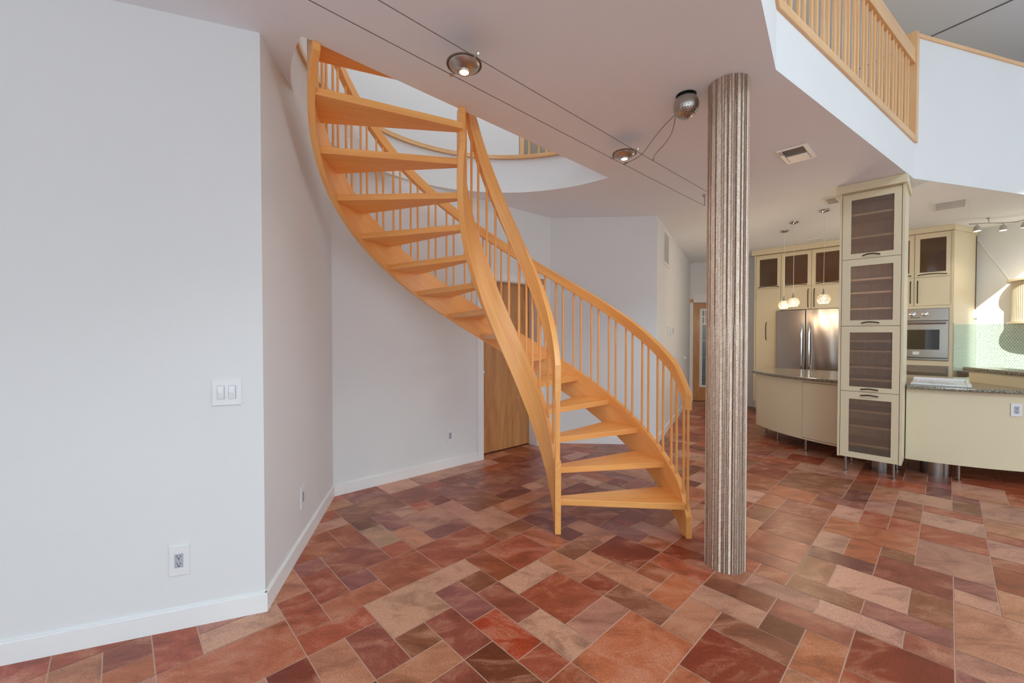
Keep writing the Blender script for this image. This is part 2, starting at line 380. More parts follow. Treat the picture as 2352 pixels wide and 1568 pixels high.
# ---- floor: modular terracotta tiles laid on the kitchen axis
def build_floor():
    u, p0, q0 = .1674, .0981, 1.8062
    C = {'R': (156, 74, 50), 'DR': (132, 52, 30), 'DR2': (162, 58, 30), 'RM': (146, 76, 58), 'M': (146, 86, 76), 'DM': (116, 60, 54), 'B': (138, 82, 56), 'OB': (152, 78, 46),
         'DB': (112, 58, 34), 'O': (176, 98, 64), 'RO': (166, 80, 52), 'T': (200, 148, 124), 'TO': (182, 120, 90), 'TM': (176, 120, 102), 'TG': (184, 132, 110), 'TB': (174, 132, 106)}
    given = [(5,-2,7,0,'T'),(7,-1,8,1,'M'),(7,-2,9,-1,'T'),(8,-1,9,0,'B'),(9,-2,10,0,'OB'),(6,0,7,2,'RM'),(5,0,6,1,'B'),(4,1,6,2,'TO'),(4,-1,5,1,'RM'),(3,-2,5,-1,'RO'),(4,-3,6,-2,'O'),
        (3,-4,4,-2,'RO'),(4,-6,5,-5,'M'),(4,-5,5,-3,'R'),(5,-6,7,-4,'RM'),(6,-4,8,-2,'OB'),(5,-4,6,-3,'M'),(8,-4,11,-2,'R'),(9,-5,11,-4,'M'),(9,-7,11,-5,'TG'),(8,-6,9,-4,'TO'),(7,-7,8,-5,'TB'),
        (8,-8,9,-6,'M'),(9,1,11,3,'R'),(11,2,12,3,'DR'),(12,2,13,4,'TO'),(11,3,12,5,'B'),(9,3,11,4,'TM'),(8,4,11,6,'O'),(11,5,13,6,'TO'),(12,4,14,5,'O'),(13,3,14,4,'OB'),(14,3,15,5,'RO'),
        (13,1,15,3,'DR'),(12,1,13,2,'TO'),(12,0,14,1,'B'),(11,0,12,2,'TO'),(9,0,11,1,'T'),(10,-2,12,0,'R'),(12,-2,13,0,'O'),(13,-1,14,0,'DM'),(14,-1,15,1,'TO'),(15,0,16,2,'M'),(15,2,16,3,'OB'),
        (16,1,17,3,'TM'),(7,3,8,4,'R'),(8,2,9,4,'T'),(10,6,12,8,'DR'),(13,5,14,7,'TG'),(13,-3,15,-1,'DM'),(7,1,8,3,'DR2'),(16,6,17,7,'OB'),(15,6,16,8,'TM'),(15,8,16,10,'T'),(16,7,17,9,'B'),
        (17,8,19,10,'T'),(17,7,19,8,'B'),(16,9,17,11,'M'),(15,10,16,11,'RM'),(12,8,14,9,'O'),(13,7,14,8,'DB'),(14,7,15,9,'RM'),(17,10,19,11,'B'),(18,5,20,7,'R'),(13,9,15,11,'DR'),(19,9,21,11,'RM'),
        (16,11,19,13,'TO'),(0,-3,3,-1,'O'),(-1,-4,0,-3,'O'),(0,-5,1,-3,'R'),(21,10,24,12,'TM'),(20,7,22,8,'TG'),(24,7,26,8,'T'),(29,9,31,11,'TG')]
    rnd = random.Random(11)
    occ = {}; tiles = []
    def put(k0, j0, k1, j1, c):
        cells = [(k, j) for k in range(k0, k1) for j in range(j0, j1)]
        if any(x in occ for x in cells): return False
        for x in cells: occ[x] = 1
        tiles.append((k0, j0, k1, j1, c)); return True
    for g in given: put(*g)
    shapes = [((2,2), 5), ((2,3), 3), ((3,2), 3), ((1,2), 5), ((2,1), 5), ((1,1), 2)]
    def inside(k, j, pad=.4):
        x, y = W2(p0+(k+.5)*u, q0-(j+.5)*u)
        return X0-pad < x < X1+pad and Y0-pad < y < Y1+pad
    pal = ['R']*4+['DR']*2+['RM']*4+['M']*4+['DM']*2+['B']*3+['OB']*3+['O']*4+['RO']*4+['T']*3+['TO']*4+['TM']*4+['TG']*2+['DB']
    for k in range(-40, 90):
        for j in range(-56, 74):
            if (k, j) in occ or not inside(k, j): continue
            opts = [s for s, w in shapes for _ in range(w)]; rnd.shuffle(opts)
            for a, b in opts+[(1, 1)]:
                if put(k, j, k+a, j+b, rnd.choice(pal)): break
    mb = MB(); cols = []; seeds = []; g = .0027
    for k0, j0, k1, j1, c in tiles:
        pa, pb = p0+k0*u+g, p0+k1*u-g; qb, qa = q0-j0*u-g, q0-j1*u+g
        mb.quad([W(pa, qa, 0), W(pb, qa, 0), W(pb, qb, 0), W(pa, qb, 0)])
        v = 1+rnd.uniform(-.10, .10); r_, g_, b_ = C[c]
        cols.append((lin(r_/255)*v, lin(g_/255)*v*(1+rnd.uniform(-.05, .05)), lin(b_/255)*v*(1+rnd.uniform(-.05, .05)), 1)); seeds.append((rnd.uniform(-40, 40), rnd.uniform(-40, 40), rnd.uniform(-40, 40)))
    n = len(mb.f)
    mb.quad([(X0, Y0, -.002), (X1, Y0, -.002), (X1, Y1, -.002), (X0, Y1, -.002)])
    mb.box(X0, X1, Y0, Y1, -.15, -.003)
    o = mk('floor', mb, M['tile']); me = o.data
    me.materials.append(M['grout'])
    ca = me.attributes.new('tile_colour', 'FLOAT_COLOR', 'FACE'); sa = me.attributes.new('tile_seed', 'FLOAT_VECTOR', 'FACE')
    m = len(me.polygons)
    cols += [(0, 0, 0, 1)]*(m-n); seeds += [(0, 0, 0)]*(m-n)
    ca.data.foreach_set('color', [x for c in cols for x in c]); sa.data.foreach_set('vector', [x for c in seeds for x in c])
    for p in me.polygons:
        if p.index >= n: p.material_index = 1
    struct(o)
build_floor()

# ---- walls
def wall(name, a, b, z0=0., z1=HC, th=.14, holes=(), mat='wall'):
    """solid on the left of a->b; holes = (s0, s1, z0, z1)"""
    L = hypot(b[0]-a[0], b[1]-a[1]); mb = MB(); s = 0.
    for h0, h1, hz0, hz1 in sorted(holes):
        if h0 > s: mb.wbox(a, b, 0, th, z0, z1, s, h0)
        if hz0 > z0: mb.wbox(a, b, 0, th, z0, hz0, h0, h1)
        if hz1 < z1: mb.wbox(a, b, 0, th, hz1, z1, h0, h1)
        s = h1
    mb.wbox(a, b, 0, th, z0, z1, s, L)
    return struct(mk(name, mb, M[mat]))
wall('wall_left', A0, AB)
wall('wall_alcove', AB, BC)
DOOR = (1.68, 2.57, 0., 2.10)
wall('wall_stair', BC, CD, th=.20, holes=[DOOR])
wall('wall_center', CD, DE)
wall('wall_hall', DE, EF)
ENTRY = (.06, .97, 0., 2.14)
wall('wall_entry', EF, F1, holes=[ENTRY])
wall('wall_kitchen', W2(9.2, 3.35), W2(9.2, -.2))
wall('wall_hood', KC, KD)
# outer shell of the two-storey room
for nm, a, b, hl in (('wall_west', (X0, Y0), (X0, Y1), []), ('wall_north', (X0, Y1), (X1, Y1), [])):
    wall(nm, a, b, 0, HU, .15, hl)
WB = [(.5+i*2.4, 2.3+i*2.4, .10, 3.5) for i in range(3)]+[(7.5, 9.5, .10, 2.8), (9.8, 11.8, .10, 2.8), (12.1, 14.1, .10, 2.8)]            # tall windows behind the camera; low left ones added to brighten left wall
wall('wall_south', (X1, Y0), (X0, Y0), 0, HU, .15, WB)
WR = [(.3+i*2.1, 2.2+i*2.1, .10, 3.7) for i in range(4)]
wall('wall_east', (X1, Y1), (X1, Y0), 0, HU, .15, [(13.8-h[1], 13.8-h[0], h[2], h[3]) for h in WR])
def window(n, a, b, s0, s1, z0, z1, pm='sky'):
    """frame, muntins and sky-lit panes filling a wall opening"""
    w = MB()
    fw = .07
    for q0, q1, r0, r1 in ((s0, s0+fw, z0, z1), (s1-fw, s1, z0, z1), (s0+fw, s1-fw, z0, z0+fw), (s0+fw, s1-fw, z1-fw, z1), ((s0+s1)/2-.025, (s0+s1)/2+.025, z0+fw, z1-fw), (s0+fw, s1-fw, 2.10, 2.17)):
        w.wbox(a, b, .03, .10, r0, r1, q0, q1)
    o = struct(mk('window_%d' % n, w, M['trim']))
    p = MB().wbox(a, b, .06, .07, z0+fw, z1-fw, s0+fw, s1-fw); mk('pane', p, M[pm], o)
n = 1
for h in WB: window(n, (X1, Y0), (X0, Y0), *h, 'sky_w' if h[0] > 7.4 else 'sky'); n += 1
for h in WR: window(n, (X1, Y1), (X1, Y0), 13.8-h[1], 13.8-h[0], h[2], h[3], 'sky_e'); n += 1

def added_rooflight(n, x0, x1, y0, y1, pm):  # unseen roof panes, added to brighten floor, ceilings and upstairs
    f = .07; m = MB()
    m.box(x0, x1, y0, y0+f, HU-.06, HU-.001).box(x0, x1, y1-f, y1, HU-.06, HU-.001).box(x0, x0+f, y0+f, y1-f, HU-.06, HU-.001).box(x1-f, x1, y0+f, y1-f, HU-.06, HU-.001)
    o = struct(mk('window_%d' % n, m, M['trim']))
    mk('pane', MB().box(x0+f, x1-f, y0+f, y1-f, HU-.03, HU-.02), M[pm], o)
for x0, x1, y0, y1, pm in ((4.6, 6.6, -2.3, -.1, 'sky_r2'), (7.2, 9.0, -1.2, 1.4, 'sky_r2'), (1.1, 3.8, -3.6, -1.25, 'sky_r'), (-.9, .9, 2.3, 4.3, 'sky_s'), (1.0, 3.6, 6.2, 8.6, 'sky_s')):
    added_rooflight(n, x0, x1, y0, y1, pm); n += 1
# ---- ceilings: lower one with the half-round stair opening, loft floor above it, roof with a skylight
def plate(name, outer, inner, z, mat, down):
    bm = bmesh.new()
    def loop(pts):
        vs = [bm.verts.new((x, y, z)) for x, y in pts]
        return [bm.edges.new((vs[i], vs[(i+1) % len(vs)])) for i in range(len(vs))]
    es = loop(outer)+(loop(inner) if inner else [])
    bmesh.ops.triangle_fill(bm, edges=es, use_beauty=True)
    for f in bm.faces:
        f.normal_update()
        if (f.normal.z > 0) == down: f.normal_flip()
    bmesh.ops.dissolve_limit(bm, angle_limit=.01, verts=[], edges=[])
    me = bpy.data.meshes.new(name); bm.to_mesh(me); bm.free(); me.materials.append(M[mat])
    o = bpy.data.objects.new(name, me); COL.objects.link(o); return struct(o)
half = [(OC[0]+OR*cos(PSI+pi*i/64), OC[1]+OR*sin(PSI+pi*i/64)) for i in range(65)]
SL = (X0, -1.9)
loft = [SL, S0, S1, S2, S3, (X1, Y1), (X0, Y1)]
plate('ceiling', loft, half, HC, 'ceil', True)
plate('floor_loft', loft, half, 3.28, 'maple_pale', False)
# loft edge: white fascia below the railing, solid guard wall further right
fa = MB()
for a, b in ((SL, S0), (S0, S1), (S1, S2)): fa.wbox(a, b, 0, .12, HC+.0006, 3.35)
struct(mk('wall_loft_edge', fa, M['wall']))
struct(mk('wall_loft_guard', MB().wbox(S2, S3, 0, .12, HC+.0006, 4.385, 0, None), M['wall']))
struct(mk('trim_1', MB().wbox(S2, S3, -.014, .134, 4.385, 4.42, .03, None), M['maple_pale']))
# edge of the opening: straight side and curved side
e = MB()
a_, b_ = half[-1], half[0]
e.wbox(b_, a_, 0, .03, HC+.0006, 3.279)
A84 = radians(84.)
def arc(mb, r0, r1, f0, f1, z0, z1, c=OC, n=48, smooth=True):
    secs = []
    for i in range(n+1):
        f = f0+(f1-f0)*i/n; co, si = cos(f), sin(f)
        secs.append([(c[0]+r0*co, c[1]+r0*si, z0), (c[0]+r1*co, c[1]+r1*si, z0), (c[0]+r1*co, c[1]+r1*si, z1), (c[0]+r0*co, c[1]+r0*si, z1)])
    return mb.loft(secs, True, smooth)
arc(e, OR, OR+.07, PSI, A84, HC+.0006, 3.36)
arc(e, OR, OR+.07, A84, PSI+pi, HC+.0006, HU-.001)
struct(mk('wall_stairwell', e, M['wall']))
struct(mk('trim_2', arc(MB(), OR-.022, OR+.075, PSI+.01, PSI+pi-.01, 3.36, 3.40), M['maple_pale']))
# roof of the tall room; unseen skylight, outline shaped for the sun patch on the kitchen wall
SUNP = (1.159, .124, -.66)                                            # sun travel in kitchen axes
def wallpt(s, z): return (9.22-.42*s, -.265-.907*s, z)
sky = []
for s, z in ((-.10, .5), (-.10, 1.66), (.10, 1.95), (.55, 2.56), (1.5, 3.4), (1.5, .5)):
    p, q, zz = wallpt(s, z); t = (HU-zz)/-SUNP[2]
    sky.append(W2(p-SUNP[0]*t, q-SUNP[1]*t))
plate('ceiling_upper', [(X0, Y0), (X1, Y0), (X1, Y1), (X0, Y1)], sky, HU, 'upper', True)
plate('roof', [(X0-.2, Y0-.2), (X1+.2, Y0-.2), (X1+.2, Y1+.2), (X0-.2, Y1+.2)], sky, HU+.02, 'upper', False).name = 'ceiling_roof'
struct(mk('trim_3', MB().tube([(4.2, 9.0, HU-.006), (7.6, 3.2, HU-.006)], .009, 6), plain('ceiling_joint_shadow', rgb(112, 114, 120), .8)))
# ---- baseboards
def base(name, a, b, runs):
    mb = MB()
    for s0, s1 in runs:
        mb.wbox(a, b, -.014, 0, 0, .094, s0, s1); mb.wbox(a, b, -.010, 0, .094, .10, s0, s1)
    return struct(mk(name, mb, M['trim']))
LA = hypot(AB[0]-A0[0], AB[1]-A0[1]); LB = hypot(BC[0]-AB[0], BC[1]-AB[1]); LC = hypot(CD[0]-BC[0], CD[1]-BC[1]); LD = hypot(DE[0]-CD[0], DE[1]-CD[1]); LE = hypot(EF[0]-DE[0], EF[1]-DE[1])
base('baseboard_left', A0, AB, [(0, LA+.012)])
base('baseboard_alcove', AB, BC, [(-.01, LB-.005)])
base('baseboard_stair', BC, CD, [(0, 1.595), (2.66, LC)])
base('baseboard_center', CD, DE, [(0, LD+.01)])
base('baseboard_hall', DE, EF, [(-.01, LE)])
base('baseboard_entry', EF, F1, [(1.05, 2.3)])

# ---- door under the stair (door_1) and entry door with leaded glass (door_2)
d = struct(mk('door_1', MB().wbox(BC, CD, .144, .184, .012, 2.10, DOOR[0]+.012, DOOR[1]-.012, 'z'), M['door']))
cs = MB()
cs.wbox(BC, CD, -.018, 0, 0, 2.17, 1.595, 1.68); cs.wbox(BC, CD, -.018, 0, 0, 2.17, 2.57, 2.66); cs.wbox(BC, CD, -.018, 0, 2.10, 2.17, 1.68, 2.57)
cs.wbox(BC, CD, 0, .144, 0, 2.10, DOOR[0], DOOR[0]+.012); cs.wbox(BC, CD, 0, .144, 0, 2.10, DOOR[1]-.012, DOOR[1]); cs.wbox(BC, CD, 0, .144, 2.088, 2.10, DOOR[0]+.012, DOOR[1]-.012)
mk('casing', cs, M['trim'], d)
for s in (1.593, 2.572): mk('corner_block', MB().wbox(BC, CD, -.026, -.018, 2.098, 2.172, s, s+.09), M['door'], d)
kn = MB(); L_ = (BC[0]+(CD[0]-BC[0])/LC*1.76, BC[1]+(CD[1]-BC[1])/LC*1.76)
nx, ny = (CD[1]-BC[1])/LC, -(CD[0]-BC[0])/LC
kn.lathe([(.0, .0), (.026, .0), (.026, .006), (.010, .010), (.010, .035), (.024, .045), (.026, .058), (.014, .068), (0, .069)], (L_[0]-nx*.144, L_[1]-ny*.144, 1.0), 20, (nx, ny, 0))
mk('door_knob', kn, M['nickel'], d)
d = MB()
g0, g1, gz0, gz1 = .215, .815, .32, 2.0
for s0, s1, z0, z1 in ((.066, g0, .012, 2.135), (g1, .964, .012, 2.135), (g0, g1, .012, gz0), (g0, g1, gz1, 2.135)): d.wbox(EF, F1, .04, .08, z0, z1, s0, s1, 'z')
d = struct(mk('door_2', d, M['door']))
f = MB()
for s0, s1, z0, z1 in ((g0-.012, g0+.04, gz0-.01, gz1+.01), (g1-.04, g1+.012, gz0-.01, gz1+.01), (g0+.04, g1-.04, gz0-.01, gz0+.035), (g0+.04, g1-.04, gz1-.035, gz1+.01)): f.wbox(EF, F1, .034, .086, z0, z1, s0, s1)
f = mk('lite_frame', f, M['trim'], d)
mk('leaded_pane', MB().wbox(EF, F1, .056, .062, gz0+.03, gz1-.03, g0+.03, g1-.03), M['lead_glass'], f)
ld = MB()
for z in (.42, .50, .58, .95, 1.32, 1.68, 1.84): ld.wbox(EF, F1, .052, .066, z-.006, z+.006, g0+.03, g1-.03)
for s in (.31, .42, .515, .61, .72): ld.wbox(EF, F1, .052, .066, gz0+.03, .58, s-.005, s+.005); ld.wbox(EF, F1, .052, .066, 1.68, gz1-.03, s-.005, s+.005)
mk('lead_came', ld, M['steel_d'], f)
cs = MB()
cs.wbox(EF, F1, -.018, 0, 0, 2.14, -.005, .06); cs.wbox(EF, F1, -.018, 0, 0, 2.14, .97, 1.045); cs.wbox(EF, F1, -.018, 0, 2.14, 2.32, .06, .97)
mk('casing', cs, M['trim'], d)
for s in (-.008, .968): mk('corner_block', MB().wbox(EF, F1, -.026, 0, 2.138, 2.215, s, s+.075), M['door'], d)
for z in (.35, 1.1, 1.85): mk('hinge', MB().wbox(EF, F1, .026, .040, z-.05, z+.05, .058, .072), M['bronze'], d)
# ------------------------------------------------------------------ spiral staircase (one thing)
TX, TY = -.0188, 2.9934
P0, DP, RISE, Z0, TH = -.02966, .259935, .202976, .2352, .0437
RI, RO = .3739, 1.2571
def nose(ph): return Z0+(ph-P0)/DP*RISE
st = thing('spiral_staircase', (TX, TY, 0), 'curved open-riser maple staircase rising from the tile floor through the half-round ceiling opening', 'staircase')
def pol(r, ph, z): return (TX+r*cos(ph), TY+r*sin(ph), z)
def side(p): return -(p[0]-OC[0])*PY+(p[1]-OC[1])*PX                  # > 0 inside the half-round opening
def clip(poly, lim):
    out = []
    for i, a in enumerate(poly):
        b = poly[(i+1) % len(poly)]; da, db = side(a)-lim, side(b)-lim
        if da >= 0: out.append(a)
        if da*db < 0:
            t = da/(da-db); out.append((a[0]+(b[0]-a[0])*t, a[1]+(b[1]-a[1])*t))
    return out
for i in range(15):
    f = P0+i*DP; z = Z0+i*RISE
    pts = [pol(RI-.012, f+.1742-.012, 0)[:2]]
    n = 6
    for k in range(n+1): pts.append(pol(RO+.012, f-.002+(.2786+.004)*k/n, 0)[:2])
    pts.append(pol(RI-.012, f+.3313+.01, 0)[:2])
    if z > HC-.05: pts = clip(pts, .034)
    m = f+.14; A = (cos(m), sin(m), 0); B = (-sin(m), cos(m), 0)
    mk('tread', MB().prism(pts, z-TH, z, (A, B, (0, 0, 1))), M['maple'], st, bevel=.003)
def lerp(a, b, t): return a+(b-a)*max(0., min(1., t))
D = radians
# outer stringer
def o_hi(ph):
    t = nose(ph)+.046
    return t if ph > D(4) else min(t, lerp(.155, .36, (ph-D(-3.3))/D(7.3)))
def o_lo(ph): return max(0., nose(ph)-.268)
def under(f, r):                                       # where a stringer runs under the ceiling it stops at the plaster
    def g(ph): return f(ph) if side(pol(r, ph, 0)) > .036 else min(f(ph), HC-.002)
    return g
mk('outer_stringer', MB().ribbon(TX, TY, RO, RO+.041, [D(-3.3)+(D(217.5)-D(-3.3))*k/160 for k in range(161)], o_lo, under(o_hi, RO)), M['maple'], st, bevel=.003)
# inner stringer
def i_hi(ph): return max(nose(ph)+.11, .535)
def i_lo(ph): return max(0., nose(ph)-.315)
mk('inner_stringer', MB().ribbon(TX, TY, RI-.043, RI, [D(-2.)+(D(206)-D(-2.))*k/140 for k in range(141)], i_lo, under(i_hi, RI)), M['maple'], st, bevel=.003)
# handrails
def rail(name, rc, w, f0, f1, lo, hi, n):
    return mk(name, MB().ribbon(TX, TY, rc-w/2, rc+w/2, [f0+(f1-f0)*k/n for k in range(n+1)], lo, hi), M['maple'], st, bevel=.006)
def orl(ph): return nose(ph)+lerp(.685, .775, (ph-D(-2.5))/D(11))
def orh(ph): return nose(ph)+lerp(.80, .876, (ph-D(-2.5))/D(9))
rail('outer_handrail', RO+.020, .045, D(-2.5), D(215), orl, orh, 140)
def irl(ph): return nose(ph)+.70
def irh(ph): return nose(ph)+.955
rail('inner_handrail', RI-.0215, .047, D(1.0), D(198.5), irl, irh, 120)
# balusters: in twos along the outer side, evenly on the inner side
k = 0
for nn in range(-1, 26):
    for off in (.0, .225):
        fr = .555+nn*.5655+off
        ph = P0+fr*DP
        if fr < -.02 or ph > D(214): continue
        x, y, _ = pol(RO+.0205, ph, 0)
        mk('baluster', MB().tube([(x, y, o_hi(ph)-.015), (x, y, orl(ph)+.02)], .0095, 10), M['maple'], st)
for fr in (.62, 1.45, 2.35, 3.30, 4.08, 4.65, 5.33, 6.22, 7.42, 8.23, 9.1, 9.9, 10.75, 11.6, 12.4, 13.1):
    ph = P0+fr*DP; x, y, _ = pol(RI-.0215, ph, 0)
    mk('baluster', MB().tube([(x, y, i_hi(ph)-.015), (x, y, irl(ph)+.02)], .0095, 10), M['maple'], st)
# end newel strip that laps onto the foot of the inner stringer
x, y, _ = pol(RI-.0215, D(3.2), 0)
mk('newel', MB().loft([[(x-.015, y-.012, .50), (x+.015, y-.012, .50), (x+.015, y+.012, .50), (x-.015, y+.012, .50)], [(x-.016, y-.014, .60), (x+.016, y-.014, .60), (x+.016, y+.014, .60), (x-.016, y+.014, .60)],
    [(x-.016, y-.014, 1.04), (x+.016, y-.014, 1.04), (x+.016, y+.014, 1.04), (x-.016, y+.014, 1.04)]]), M['maple'], st)

# ------------------------------------------------------------------ round column
cx, cy, cr = 1.344, 2.598, .1165
mb = MB(); N = 96
secs = [[(cx+cr*cos(2*pi*j/N), cy+cr*sin(2*pi*j/N), z) for j in range(N)] for z in (0., 2.999)]
for j in range(N):
    l = (j+1) % N; a0, a1 = 2*pi*j/N*cr, 2*pi*(j+1)/N*cr
    mb.quad([secs[0][j], secs[0][l], secs[1][l], secs[1][j]], [(a0, 0), (a1, 0), (a1, 3), (a0, 3)], True)
mb.quad(secs[0][::-1]); mb.quad(secs[1])
c = mk('stone_column', mb, M['mosaic'])
bm = bmesh.new(); bm.from_mesh(c.data); bmesh.ops.remove_doubles(bm, verts=bm.verts, dist=1e-5); bm.to_mesh(c.data); bm.free()
tag(c, 'round column clad in vertical beige stone sticks, standing in front of the staircase foot', 'column')

# ------------------------------------------------------------------ railing of the loft
L2 = hypot(S2[0]-S1[0], S2[1]-S1[1]); L1 = hypot(S1[0]-S0[0], S1[1]-S0[1])
lr = thing('loft_railing', (S1[0], S1[1], 3.35), 'pale maple railing with paired round balusters along the loft edge at upper right', 'railing')
mk('bottom_rail', MB().wbox(S0, S1, -.018, .11, 3.35, 3.41, .2, L1).wbox(S1, S2, -.018, .11, 3.35, 3.41, 0, L2-.05), M['maple_pale'], lr, bevel=.004)
mk('handrail', MB().wbox(S0, S1, -.01, .035, 4.11, 4.25, .2, L1).wbox(S1, S2, -.01, .035, 4.11, 4.25, 0, L2-.05), M['maple_pale'], lr, bevel=.004)
mk('post', MB().wbox(S1, S2, -.022, .13, 3.351, 4.425, L2-.05, L2+.03, 'z'), M['maple_pale'], lr, bevel=.003)
def along(a, b, s, t=.0):
    L = hypot(b[0]-a[0], b[1]-a[1]); u = ((b[0]-a[0])/L, (b[1]-a[1])/L); return (a[0]+u[0]*s-u[1]*t, a[1]+u[1]*s+u[0]*t)
for i in range(14):
    for o_ in (0, .082):
        x, y = along(S1, S2, .147+i*.1975+o_, .02); mk('baluster', MB().tube([(x, y, 3.40), (x, y, 4.13)], .012, 10), M['maple_pale'], lr)
for i in range(6):
    for o_ in (0, .082):
        x, y = along(S0, S1, L1-.16-i*.1975-o_, .02); mk('baluster', MB().tube([(x, y, 3.40), (x, y, 4.13)], .012, 10), M['maple_pale'], lr)
# ------------------------------------------------------------------ railing beside the stairwell upstairs
def oc(f, r): return (OC[0]+r*cos(f), OC[1]+r*sin(f))
x, y = oc(A84-.02, OR+.03)
wr = thing('stairwell_railing', (x, y, 3.40), 'short curved maple railing at the far rim of the stair opening upstairs', 'railing')
mk('post', MB().box(x-.022, x+.022, y-.022, y+.022, 3.401, 4.40, 'z'), M['maple_pale'], wr)
mk('handrail', arc(MB(), OR+.005, OR+.05, PSI+.02, A84-.03, 4.28, 4.36), M['maple_pale'], wr)
for a in (79.7, 75.4, 72, 67.8, 64.4, 60, 57, 52.4, 49):
    x, y = oc(radians(a), OR+.027); mk('baluster', MB().tube([(x, y, 3.395), (x, y, 4.30)], .0125, 8), M['maple_pale'], wr)
# ------------------------------------------------------------------ kitchen (p runs away from the island front, q runs left)
def pull(name, parent, p, q0, q1, z0, z1, out=.028):
    """arched bar pull between two points on a front at depth p"""
    pts = []
    for i in range(9):
        t = i/8; b = sin(pi*t)
        pts.append(W(p-.004-out*min(1, b*1.6), q0+(q1-q0)*t, z0+(z1-z0)*t+(.010*b if abs(z1-z0) < .01 else 0)))
    return mk(name, MB().tube(pts, .006, 8), M['bronze'], parent)
def glass_door(parent, p, q0, q1, z0, z1, g, glass, pullspec=None, th=.02):
    """framed door; g = (q0, q1, z0, z1) of the pane"""
    a, b, c, d = g; m = MB()
    m.pbox(p, p+th, q0, a, z0, z1, 'z').pbox(p, p+th, b, q1, z0, z1, 'z').pbox(p, p+th, a, b, z0, c).pbox(p, p+th, a, b, d, z1)
    o = mk('door', m, M['cream'], parent)
    pm = MB(); P = [W(p+.008, b, c), W(p+.008, a, c), W(p+.008, a, d), W(p+.008, b, d)]; B = [W(p+.012, b, c), W(p+.012, a, c), W(p+.012, a, d), W(p+.012, b, d)]
    uv = [(0, 0), (b-a, 0), (b-a, d-c), (0, d-c)]
    pm.quad(P, uv); pm.quad(B[::-1], uv[::-1])
    mk('glass_pane', pm, M[glass], o)
    if pullspec: pull('handle', o, p, *pullspec)
    return o
def slab_door(parent, p, q0, q1, z0, z1, pullspec=None, th=.02, name='door'):
    o = mk(name, MB().pbox(p, p+th, q0, q1, z0, z1, 'z'), M['cream'], parent, bevel=.0015)
    if pullspec: pull('handle', o, p, *pullspec)
    return o
# ---- tall display cabinet standing in the island
T0 = 5.545
x, y = W2(5.8, .56)
tc = thing('display_cabinet', (x, y, 0), 'tall narrow cream cabinet with four reeded glass doors, standing in the gap of the island', 'cabinet')
g = .0025
mk('carcass', MB().pbox(T0-.001, 6.05, .306, .3255, .165, 2.92, 'z').pbox(T0-.001, 6.05, .7895, .809, .165, 2.92, 'z').pbox(6.03, 6.05, .3255, .7895, .165, 2.92, 'z').pbox(T0+.022, 6.03, .3255, .7895, .165, .185).pbox(T0+.022, 6.03, .3255, .7895, 2.90, 2.92), M['cream'], tc)
mk('lining', MB().pbox(T0+.03, 6.03, .3256, .329, .186, 2.90, 'z').pbox(T0+.03, 6.03, .786, .7894, .186, 2.90, 'z').pbox(6.024, 6.029, .329, .786, .186, 2.90, 'z'), M['shelfwood'], tc)
mk('crown', MB().pbox(5.49, 6.10, .288, .827, 2.915, 2.998), M['cream'], tc, bevel=.002)
for z0, z1, gz0, gz1, hz in ((2.229, 2.905, 2.285, 2.84, 2.257), (1.538, 2.229, 1.598, 2.157, 1.568), (.861, 1.538, .9115, 1.4725, .886), (.167, .861, .227, .782, .822)):
    glass_door(tc, T0, .3275+g, .7875-g, z0+g, z1-g, (.386, .715, gz0, gz1), 'reed', (.487, .620, hz, hz))
for z0, z1 in ((2.226, 2.232), (1.535, 1.541), (.858, .864)): mk('rail', MB().pbox(T0+.006, T0+.03, .329, .786, z0, z1), M['gap'], tc)  # strips coloured as the shade in the gaps between the doors
for z in (2.69, 2.455, 2.018, 1.882, 1.716, 1.384, 1.280, 1.113, .987, .657, .50, .309):
    mk('shelf', MB().pbox(T0+.032, 6.02, .329, .786, z-.010, z+.008), M['shelfwood'], tc)
for p, q in ((5.615, .745), (5.62, .368), (6.02, .745), (6.02, .368)):
    lx, ly = W2(p, q); mk('leg', MB().lathe([(.0, 0), (.022, 0), (.022, .008), (.0125, .012), (.0125, .165), (0, .165)], (lx, ly, 0), 16), M['steel'], tc)
# ---- island: curved cream front on steel legs
IC, IR = (7.77, .402), 1.865
def isl(R, q): return IC[0]-sqrt(R*R-(q-IC[1])**2)
def outline(R, endq, back, d):
    """plan outline with the notch for the display cabinet"""
    pts = []; q = -1.25
    n = 26
    for i in range(n+1):
        qq = q+(.298-q)*i/n; pts.append((isl(R, qq), qq))
    pts += [(6.062, .298), (6.062, .818)]
    for i in range(n+1):
        qq = .818+(endq-.10-.818)*i/n; pts.append((isl(R, qq), qq))
    p1 = isl(R, endq-.10)
    for i in range(1, 7):
        a = i/6; pts.append((p1+(.22+d)*a**1.3, endq-.10+(.10)*sin(a*pi/2)))
    pts += [(back, endq), (back, q)]
    return [W2(*p) for p in pts]
ix, iy = W2(6.8, .4)
isld = thing('kitchen_island', (ix, iy, 0), 'cream kitchen island with curved front on slim steel legs, around the tall glass cabinet', 'kitchen island')
mk('body', MB().prism(outline(IR, 1.93, 7.35, 0), .165, .894, smooth=True), M['cream'], isld)
def fas(R0, R1, a0, a1, z0, z1, n=24):
    mb = MB(); secs = []
    for i in range(n+1):
        a = radians(a0+(a1-a0)*i/n); L = []
        for r, z in ((R0, z0), (R1, z0), (R1, z1), (R0, z1)): L.append(W(IC[0]+r*cos(a), IC[1]+r*sin(a), z))
        secs.append(L)
    return mb.loft(secs)
dr = mk('door', fas(IR-.002, IR+.004, 153.6, 166.6, .19, .865), M['cream'], isld)
mk('shadow_gap', fas(IR-.003, IR+.0012, 153.45, 166.8, .184, .871), M['gap'], isld)
